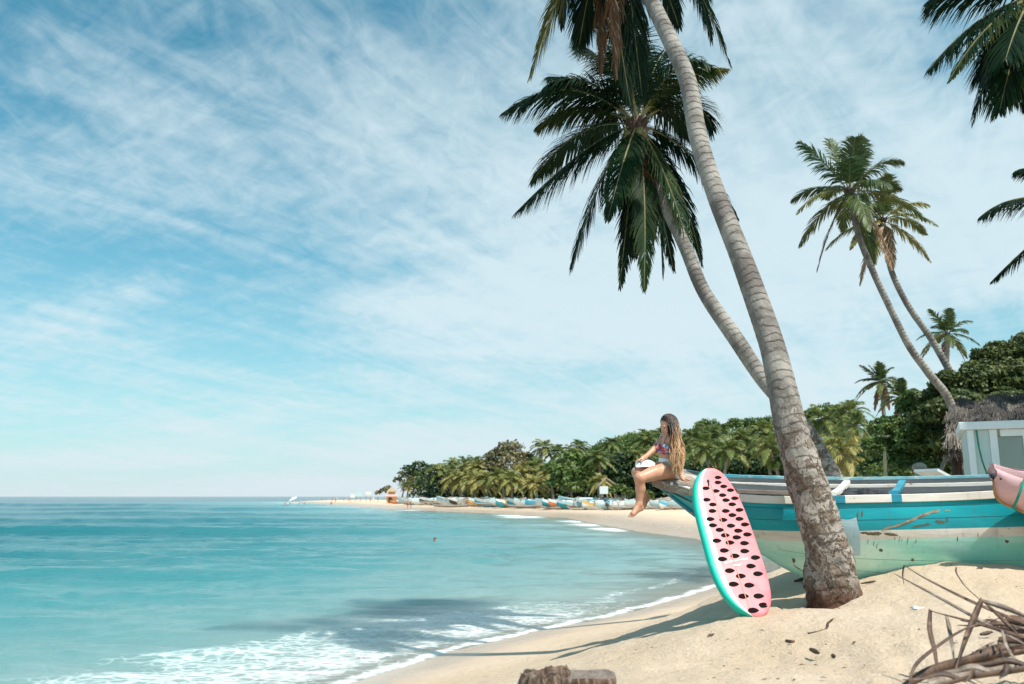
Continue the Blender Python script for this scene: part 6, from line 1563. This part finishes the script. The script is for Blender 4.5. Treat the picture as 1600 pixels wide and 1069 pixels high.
def glass():
    m, t = new_mat('glass'); gl = t.n('ShaderNodeBsdfGlossy', None, Color=(.9,.95,.95), Roughness=.06); tr = t.n('ShaderNodeBsdfTransparent', None, Color=(.62,.72,.70))
    lw = t.n('ShaderNodeFresnel', None, IOR=1.6); mx = t.n('ShaderNodeMixShader', None, i0=t.m('ADD', t.m('MULTIPLY', lw, .9), .06), i1=tr.outputs[0], i2=gl.outputs[0]); finish(t, mx)
glass(); cabin()
# bamboo pole, plank, shrubs behind the boat
m = MB(); a = P(1384, 760, 13.6); b = P(1382, 705, 13.6); m.tube([(a.x+.03, a.y, g1(a.x, a.y)-.2)] + [a.lerp(b, k/6) for k in range(7)], [.03]*2 + [.028, .032, .027, .031, .026, .024], 8)
tag(m.build('bamboo_pole', MAT['bamboo']), 'upright bamboo pole standing behind the teal boat', 'pole')
m = MB(); m.box(P(1456, 740, 12.2), (.22, .5, .035), ry=.45, rz=.2); tag(m.build('plank', MAT['white_paint'], smooth=False), 'short white plank end poking up behind the boat rail by the hut', 'plank')
def person_behind():
    Y = 13.2; c = P(1438, 748, Y); gz_ = g1(c.x, Y); h = c.z
    R = np.eye(3); pr = [('e', (0,-.01,.10), (.085,.105,.12), R), ('c', (0,0,0), (0,0,-.12), .055, .065), ('c', (-.17,0,-.16), (.17,0,-.16), .075, .075), ('c', (0,0,-.14), (0,0,-.60), .15, .14),
        ('c', (-.20,0,-.16), (-.26,-.05,-.45), .05, .04), ('c', (-.26,-.05,-.45), (-.10,-.26,-.55), .04, .03), ('c', (.20,0,-.16), (.27,-.04,-.44), .05, .04), ('c', (.27,-.04,-.44), (.12,-.26,-.55), .04, .03),
        ('c', (-.10,0,-.62), (-.12,-.40,-.66), .085, .065), ('c', (.10,0,-.62), (.14,-.40,-.66), .085, .065), ('c', (-.12,-.40,-.66), (-.12,-.38,gz_-h+.07), .06, .045), ('c', (.14,-.40,-.66), (.13,-.38,gz_-h+.07), .06, .045), ('c', (-.12,-.38,gz_-h+.06), (-.12,-.55,gz_-h+.05), .045, .035), ('c', (.13,-.38,gz_-h+.06), (.13,-.55,gz_-h+.05), .045, .035)]
    V, Q = smooth_body(pr, .02, .03); V = V + np.array([c.x, Y, h]); f = V[Q].mean(1)[:, 2] - h
    root = empty('person', (c.x, Y, gz_), 'person in a grey cap sitting behind the teal boat near the bamboo pole', 'person')
    np_mesh('body', V, Q, root, [MAT['skin'], MAT['sky_paint'], MAT['blue_cloth']], mi=np.where(f < -.55, 2, np.where(f < -.10, 1, 0)), smooth=True)
    m = MB(); m.ball((c.x, Y, h+.17), (.105, .12, .075), seg=14); m.loft([[(c.x + .10*math.cos(t)*(1+.0*q), Y - .02 - (.09+.09*q)*math.sin(t)*1.0, h+.155-.012*q) for t in [PI*k/10 for k in range(11)]] for q in (0, 1)]); m.build('cap', MAT['grey_wood'], root)
    root2 = None
    m = MB(); d = P(1446, 747, 13.0); m.ball(d + Vector((0,0,.02)), (.15, .12, .11), noise=.08); tag(m.build('bag', MAT['teal_paint']), 'dark teal bag beside the person in the cap', 'bag')
person_behind()
broadleaf('low green bush right of the bamboo pole', (P(1410,750,17).x, 17, g1(P(1410,750,17).x, 17)), [blob(1400,745,17,16),blob(1425,742,17,18),blob(1370,748,17,12)], 'leaf_green', 2200, .09, 140, .03, sub=8, tint=.5, aspect=.6, name='bush', cat='bush')

# ================================================================== stump in the foreground
def stump():
    Y = 4.15; c = P(914, 1053, Y); base = g1(c.x, Y); root = empty('tree_stump', (c.x, Y, base), 'split brown palm stump at the bottom edge, half of its top sawn flat', 'tree stump')
    rs = np.random.RandomState(2)
    def cyl(cx, cy, rx, ry, z0, top, name, seed, flat, mats, jag):
        seg = 72; zs = np.linspace(z0-.1, 1, 30); th = np.linspace(0, 2*PI, seg, endpoint=False); V = []
        nz = 26
        for i in range(nz):
            f = i/(nz-1)
            for k in range(seg):
                t = th[k]; r = 1 + .10*float(fbm(np.array(math.cos(t)*2+seed), np.array(math.sin(t)*2+f*1.2), 4, seed)) + .06*float(fbm(np.array(math.cos(t)*8), np.array(math.sin(t)*8+f*2), 3, seed+3)) + .10*(1-f)**2
                if i == nz-1: r *= .97
                zt = top + (jag*float(fbm(np.array(math.cos(t)*2.3+seed), np.array(math.sin(t)*2.3), 4, seed+7)) if not flat else .006*math.sin(3*t))
                V.append((cx + rx*r*math.cos(t), cy + ry*r*math.sin(t), (z0-.1) + (zt-z0+.1)*f))
        Q = [(i*seg+k, i*seg+(k+1) % seg, (i+1)*seg+(k+1) % seg, (i+1)*seg+k) for i in range(nz-1) for k in range(seg)]
        mi = [0]*len(Q); rings = 9; b = (nz-1)*seg
        for j in range(1, rings+1):
            f = 1 - j/rings
            for k in range(seg):
                p = V[b+k]; x = cx + (p[0]-cx)*f; y = cy + (p[1]-cy)*f; zz = p[2]*f + (1-f)*top + (0 if flat else jag*.9*float(fbm(np.array(x*9.), np.array(y*9.), 4, seed+4))) + (.004*float(fbm(np.array(x*30.), np.array(y*30.), 3, 1)) if flat else 0)
                V.append((x, y, zz))
        for j in range(rings):
            for k in range(seg):
                a = b + j*seg + k; a2 = b + j*seg + (k+1) % seg; Q.append((a, a2, a2+seg, a+seg)); mi.append(1)
        np_mesh(name, V, Q, root, mats, mi=mi, smooth=True)
    a = P(914, 1053, Y); cyl(a.x, Y, .145, .13, base, a.z, 'sawn_block', 3, True, [MAT['bark'], MAT['cut_wood']], 0)
    b = P(848, 1052, Y); cyl(b.x+.005, Y-.01, .118, .12, base, b.z+.0, 'split_block', 6, False, [MAT['bark'], MAT['bark']], .06)
def bark():
    m, t = new_mat('bark'); co = t.n('ShaderNodeTexCoord').outputs['Object']; n = t.noise(t.mapping(co, scale=(1,1,.18)), 32, 7, .7, .4); n2 = t.noise(co, 9, 5, .6)
    c = t.ramp(n, [(.40, (.02,.012,.01)), (.50, (.12,.075,.05)), (.60, (.30,.22,.165)), (.74, (.46,.31,.20))]); c = t.mix(t.m('MULTIPLY', t.smooth(n2, .52, .62), .7), c, (.11,.055,.035))
    bp = t.n('ShaderNodeBump', None, Height=n, Strength=.9, Distance=.02); b = t.n('ShaderNodeBsdfPrincipled', None, Base_Color=c, Roughness=.85, Normal=bp); finish(t, b)
    m, t = new_mat('cut_wood'); co = t.n('ShaderNodeTexCoord').outputs['Object']; n = t.noise(co, 60, 6, .75); n2 = t.noise(t.mapping(co, scale=(1,.4,1)), 12, 5, .6)
    c = t.mix(t.smooth(n, .35, .65), (.10,.075,.065), (.27,.22,.185)); c = t.mix(t.m('MULTIPLY', t.smooth(n2, .5, .6), .5), c, (.08,.05,.04))
    bp = t.n('ShaderNodeBump', None, Height=n, Strength=.8, Distance=.006); b = t.n('ShaderNodeBsdfPrincipled', None, Base_Color=c, Roughness=.9, Normal=bp); finish(t, b)
bark(); stump()

# ================================================================== dry fronds in the lower right corner
def ribbon(pts, w, mi=0, fold=.35, twist=0.0, thick=.0025):
    """a stiff dried leaflet: V-folded strip with thickness; returns rows for a closed loft"""
    pts = [Vector(p) for p in pts]; n = len(pts); rows = []; cc = catmull([tuple(p) for p in pts], 6); m = len(cc)
    for i in range(m):
        p = Vector(cc[i]); T = (Vector(cc[min(i+1, m-1)]) - Vector(cc[max(i-1, 0)])).normalized(); f = i/(m-1)
        view = Vector((0, -.9, .45)); S = T.cross(view).normalized(); N = S.cross(T); a = twist*f*PI
        S2 = S*math.cos(a) + N*math.sin(a); N2 = N*math.cos(a) - S*math.sin(a); ww = w*(.35 + .65*math.sin(PI*min(1, .12 + .80*f)))*(1 - .6*f**3)/2
        rows.append([p - S2*ww + N2*ww*fold, p + N2*thick, p + S2*ww + N2*ww*fold, p - N2*thick])
    return rows
def dry_frond(label, rach, rw, lfs, seed, extra=0, Lx=.55):
    p0 = P(*rach[0]); root = empty('dry_palm_frond', p0, label, 'palm frond', 'dry fronds on the sand'); rs = random.Random(seed)
    pts = [P(*q) for q in rach]; m = MB(); cc = [Vector(q) for q in catmull([tuple(q) for q in pts], 8)]; n = len(cc)
    m.tube(cc, [rw*(.35 + .65*(i/(n-1))) for i in range(n)], 8, flat=.6, noise=.06); m.build('stalk', MAT['rachis_dry'], root)
    for i, (ps, w) in enumerate(lfs):
        m = MB(); m.loft(ribbon([P(*q) for q in ps], w, twist=rs.uniform(-.3, .3)), closed=True); m.build('leaflet', MAT[['dry_leaf', 'dry_leaf_pale'][i % 3 == 2]], root)
    for k in range(extra):
        f = (k+.5)/extra; c = cc[int(f*(n-1))]; T = (cc[min(int(f*(n-1))+1, n-1)] - cc[max(int(f*(n-1))-1, 0)]).normalized(); s = 1 if k % 2 else -1
        S = T.cross(Vector((0, 0, 1))).normalized()*s; d = (S*.75 + T*-.6 + Vector((0, 0, rs.uniform(.15, .55)))).normalized(); l = Lx*rs.uniform(.6, 1.1)
        d = (S*.45 + T*-.85 + Vector((0, 0, rs.uniform(-.05, .22)))).normalized(); e = c + d*l; e.z = max(e.z, g1(e.x, e.y) + .015); mid = c.lerp(e, .5) + Vector((0, 0, .02))
        m = MB(); m.loft(ribbon([c, mid, e, e + Vector((d.x*.08, d.y*.08, -.005))], .030, twist=rs.uniform(-.5, .5)), closed=True); m.build('leaflet', MAT[['dry_leaf', 'dry_leaf_pale', 'dry_leaf'][k % 3]], root)
def dryleaf(name, a, b, c):
    m, t = new_mat(name); co = t.n('ShaderNodeTexCoord').outputs['Object']; n = t.noise(co, 11, 6, .65); n2 = t.noise(co, 60, 4, .6)
    col = t.ramp(n, [(.32, a), (.5, b), (.68, c)]); bp = t.n('ShaderNodeBump', None, Height=n2, Strength=.4, Distance=.004); bs = t.n('ShaderNodeBsdfPrincipled', None, Base_Color=col, Roughness=.6, Normal=bp); finish(t, bs)
dryleaf('dry_leaf', (.022,.012,.009), (.085,.045,.028), (.20,.12,.075)); dryleaf('dry_leaf_pale', (.09,.06,.045), (.20,.15,.115), (.38,.32,.27))
dry_frond('dark dry palm frond lying in the bottom right corner, its stiff leaflets standing up',
  [(1405,1085,4.1),(1440,1056,4.3),(1500,1032,4.5),(1570,1016,4.7),(1660,1006,4.9),(1800,1000,5.2)], .024,
  [([(1600,975,4.6),(1520,942,4.85),(1452,908,5.1),(1412,883,5.3)], .030), ([(1412,884,5.3),(1410,898,5.3),(1412,912,5.3)], .012),
   ([(1610,1012,4.3),(1540,975,4.6),(1460,930,4.95),(1398,897,5.2)], .022),
   ([(1620,1003,4.2),(1560,985,4.35),(1490,965,4.6),(1452,954,4.8)], .030),
   ([(1453,953,4.8),(1452,985,4.6),(1460,1020,4.4),(1466,1062,4.2)], .030), ([(1478,960,4.7),(1484,990,4.6),(1491,1035,4.4)], .024),
   ([(1534,936,4.6),(1524,958,4.5),(1508,998,4.35),(1489,1058,4.15)], .034), ([(1494,886,5.2),(1494,896,5.15),(1508,916,5.0),(1532,938,4.6)], .014),
   ([(1530,938,4.6),(1570,950,4.5),(1620,970,4.4)], .030), ([(1536,940,4.6),(1566,968,4.4),(1610,1012,4.2)], .022),
   ([(1420,1070,3.9),(1430,1040,4.0),(1462,1012,4.1),(1510,982,4.3),(1575,962,4.5)], .016), ([(1565,985,4.3),(1572,1010,4.2),(1585,1030,4.1),(1610,1050,4.0)], .022), ([(1562,1010,4.3),(1566,1028,4.2),(1578,1050,4.1)], .020), ([(1410,1075,4.0),(1450,1050,4.15),(1510,1032,4.3),(1580,1020,4.4),(1650,1012,4.5)], .05), ([(1450,1070,3.9),(1520,1052,4.0),(1600,1042,4.1),(1680,1040,4.2)], .055), ([(1480,1045,4.4),(1540,1020,4.5),(1600,1004,4.6),(1660,996,4.7)], .045)], 1, 0)
dry_frond('brown dry palm frond with zigzag leaflet bases, lowest in the bottom right corner',
  [(1440,1090,3.5),(1500,1062,3.6),(1570,1050,3.7),(1660,1035,3.8),(1800,1020,4.0)], .018, [], 2, 10, .16)
dry_frond('dark tangle of broken frond stalks at the right edge above the corner',
  [(1540,978,4.9),(1580,985,4.8),(1640,990,4.7),(1760,1000,4.6)], .022, [([(1570,968,4.8),(1600,972,4.75),(1650,980,4.7)], .06), ([(1560,1000,4.6),(1600,1002,4.5),(1650,1010,4.4)], .05), ([(1520,1024,4.5),(1560,1006,4.6),(1610,990,4.7)], .04)], 3, 8, .16)
# bits on the sand
def stick(label, pts, r, mat, cat='twig', name='twig', seed=0):
    m = MB(); ps = []
    for (px, py) in pts: q = GP(px, py); ps.append(q + Vector((0, 0, r*.8)))
    cc = [Vector(q) for q in catmull([tuple(p) for p in ps], 5)]; n = len(cc); m.tube(cc, [r*(.4 + .6*math.sin(PI*(.1 + .8*i/(n-1)))) for i in range(n)], 6, noise=.2, rng=random.Random(seed)); tag(m.build(name, MAT[mat]), label, cat, 'litter on the sand')
stick('crooked brown twig on the sand below the palm', [(1262,992),(1280,989),(1291,985),(1294,976),(1300,971),(1304,969)], .012, 'rachis_dry')
stick('thin dark stick at the right foot of the palm', [(1345,913),(1358,911),(1368,909)], .010, 'rachis_dry')
stick('dark leaf scrap left of the palm foot', [(1241,911),(1252,908),(1264,904),(1268,903)], .022, 'dark_wood')
stick('small bent twig right of the surfboard', [(1214,949),(1218,950),(1223,953)], .007, 'dark_wood')
stick('brown husk piece among the footprints', [(1266,1018),(1272,1020),(1279,1023)], .018, 'rachis_dry')
stick('curled dry scrap left of the husk among the footprints', [(1228,1003),(1236,1005),(1241,1004)], .014, 'dry_leaf')
stick('tiny dark twig near the bottom, right of the husk', [(1300,1027),(1304,1028)], .015, 'dark_wood')
stick('short dark chip beside the hull on the crest of the sand', [(1484,886),(1489,886)], .014, 'dark_wood')
stick('brown curl on the sand crest near the boat, right of the chip', [(1526,891),(1531,890),(1534,891)], .012, 'rachis_dry')
stick('dry leaf curl under the standing leaflets', [(1532,994),(1541,992),(1550,990)], .014, 'rachis_dry')
stick('fine pale stem lying below the palm', [(1296,991),(1310,990),(1320,998)], .003, 'bamboo')
stick('tiny dark pebble left of the footprints, below the surfboard', [(1254,960.5),(1256,961)], .009, 'dark_wood')
m = MB(); c = GP(1444, 953); m.loft([[c + Vector((x*.035 - .05 + .01*math.sin(y*3), y*.035, .012 + .012*math.sin(x*2+y))) for y in range(-1, 3)] for x in range(-1, 3)]); o = m.build('paper_scrap', MAT['white_cloth']); md = o.modifiers.new('s', 'SOLIDIFY'); md.thickness = .003
tag(o, 'crumpled white scrap of paper on the sand at the tip of a dry leaflet', 'paper')

# scattered dry flakes and crumbs, too many and too small to count
def crumbs():
    rs = np.random.RandomState(12); V = []; T = []
    n = 900; cx = rs.uniform(-.6, 5.2, n); cy = rs.uniform(3.6, 9.0, n)
    w = np.exp(-((cx-1.8)/1.6)**2 - ((cy-5.3)/1.4)**2) + .25; k = rs.rand(n) < w; cx, cy = cx[k], cy[k]; d = sdist(cx, cy); k = d > 3.0; cx, cy = cx[k], cy[k]
    z = gz(cx, cy); 
    for x, y, zz in zip(cx, cy, z):
        a = rs.uniform(0, PI); l = rs.uniform(.006, .028) * (2.2 if rs.rand() < .06 else 1); b = l*rs.uniform(.15, .6); h = rs.uniform(.002, .008)
        u_ = np.array([math.cos(a), math.sin(a), rs.uniform(-.2, .2)])*l; v_ = np.array([-math.sin(a), math.cos(a), 0])*b; c = np.array([x, y, zz + .004])
        V += [c - u_, c - v_ + [0,0,h], c + u_, c + v_ + [0,0,h*.5]]; T += [rs.rand()]*4
    Q = np.arange(len(V)).reshape(-1, 4); m, t = new_mat('crumbs'); tn = t.n('ShaderNodeAttribute', {'attribute_name': 'tint'}).outputs['Fac']
    b = t.n('ShaderNodeBsdfPrincipled', None, Base_Color=t.ramp(tn, [(0, (.05,.03,.02)), (.6, (.20,.12,.07)), (1, (.55,.48,.38))]), Roughness=.85); finish(t, b)
    tag(np_mesh('leaf_litter', V, Q, None, [m], {'tint': T}, off=Vector((0,0,0))), 'tiny crumbs of dry leaf, husk and shell strewn over the near sand', 'litter', kind='stuff')
crumbs()
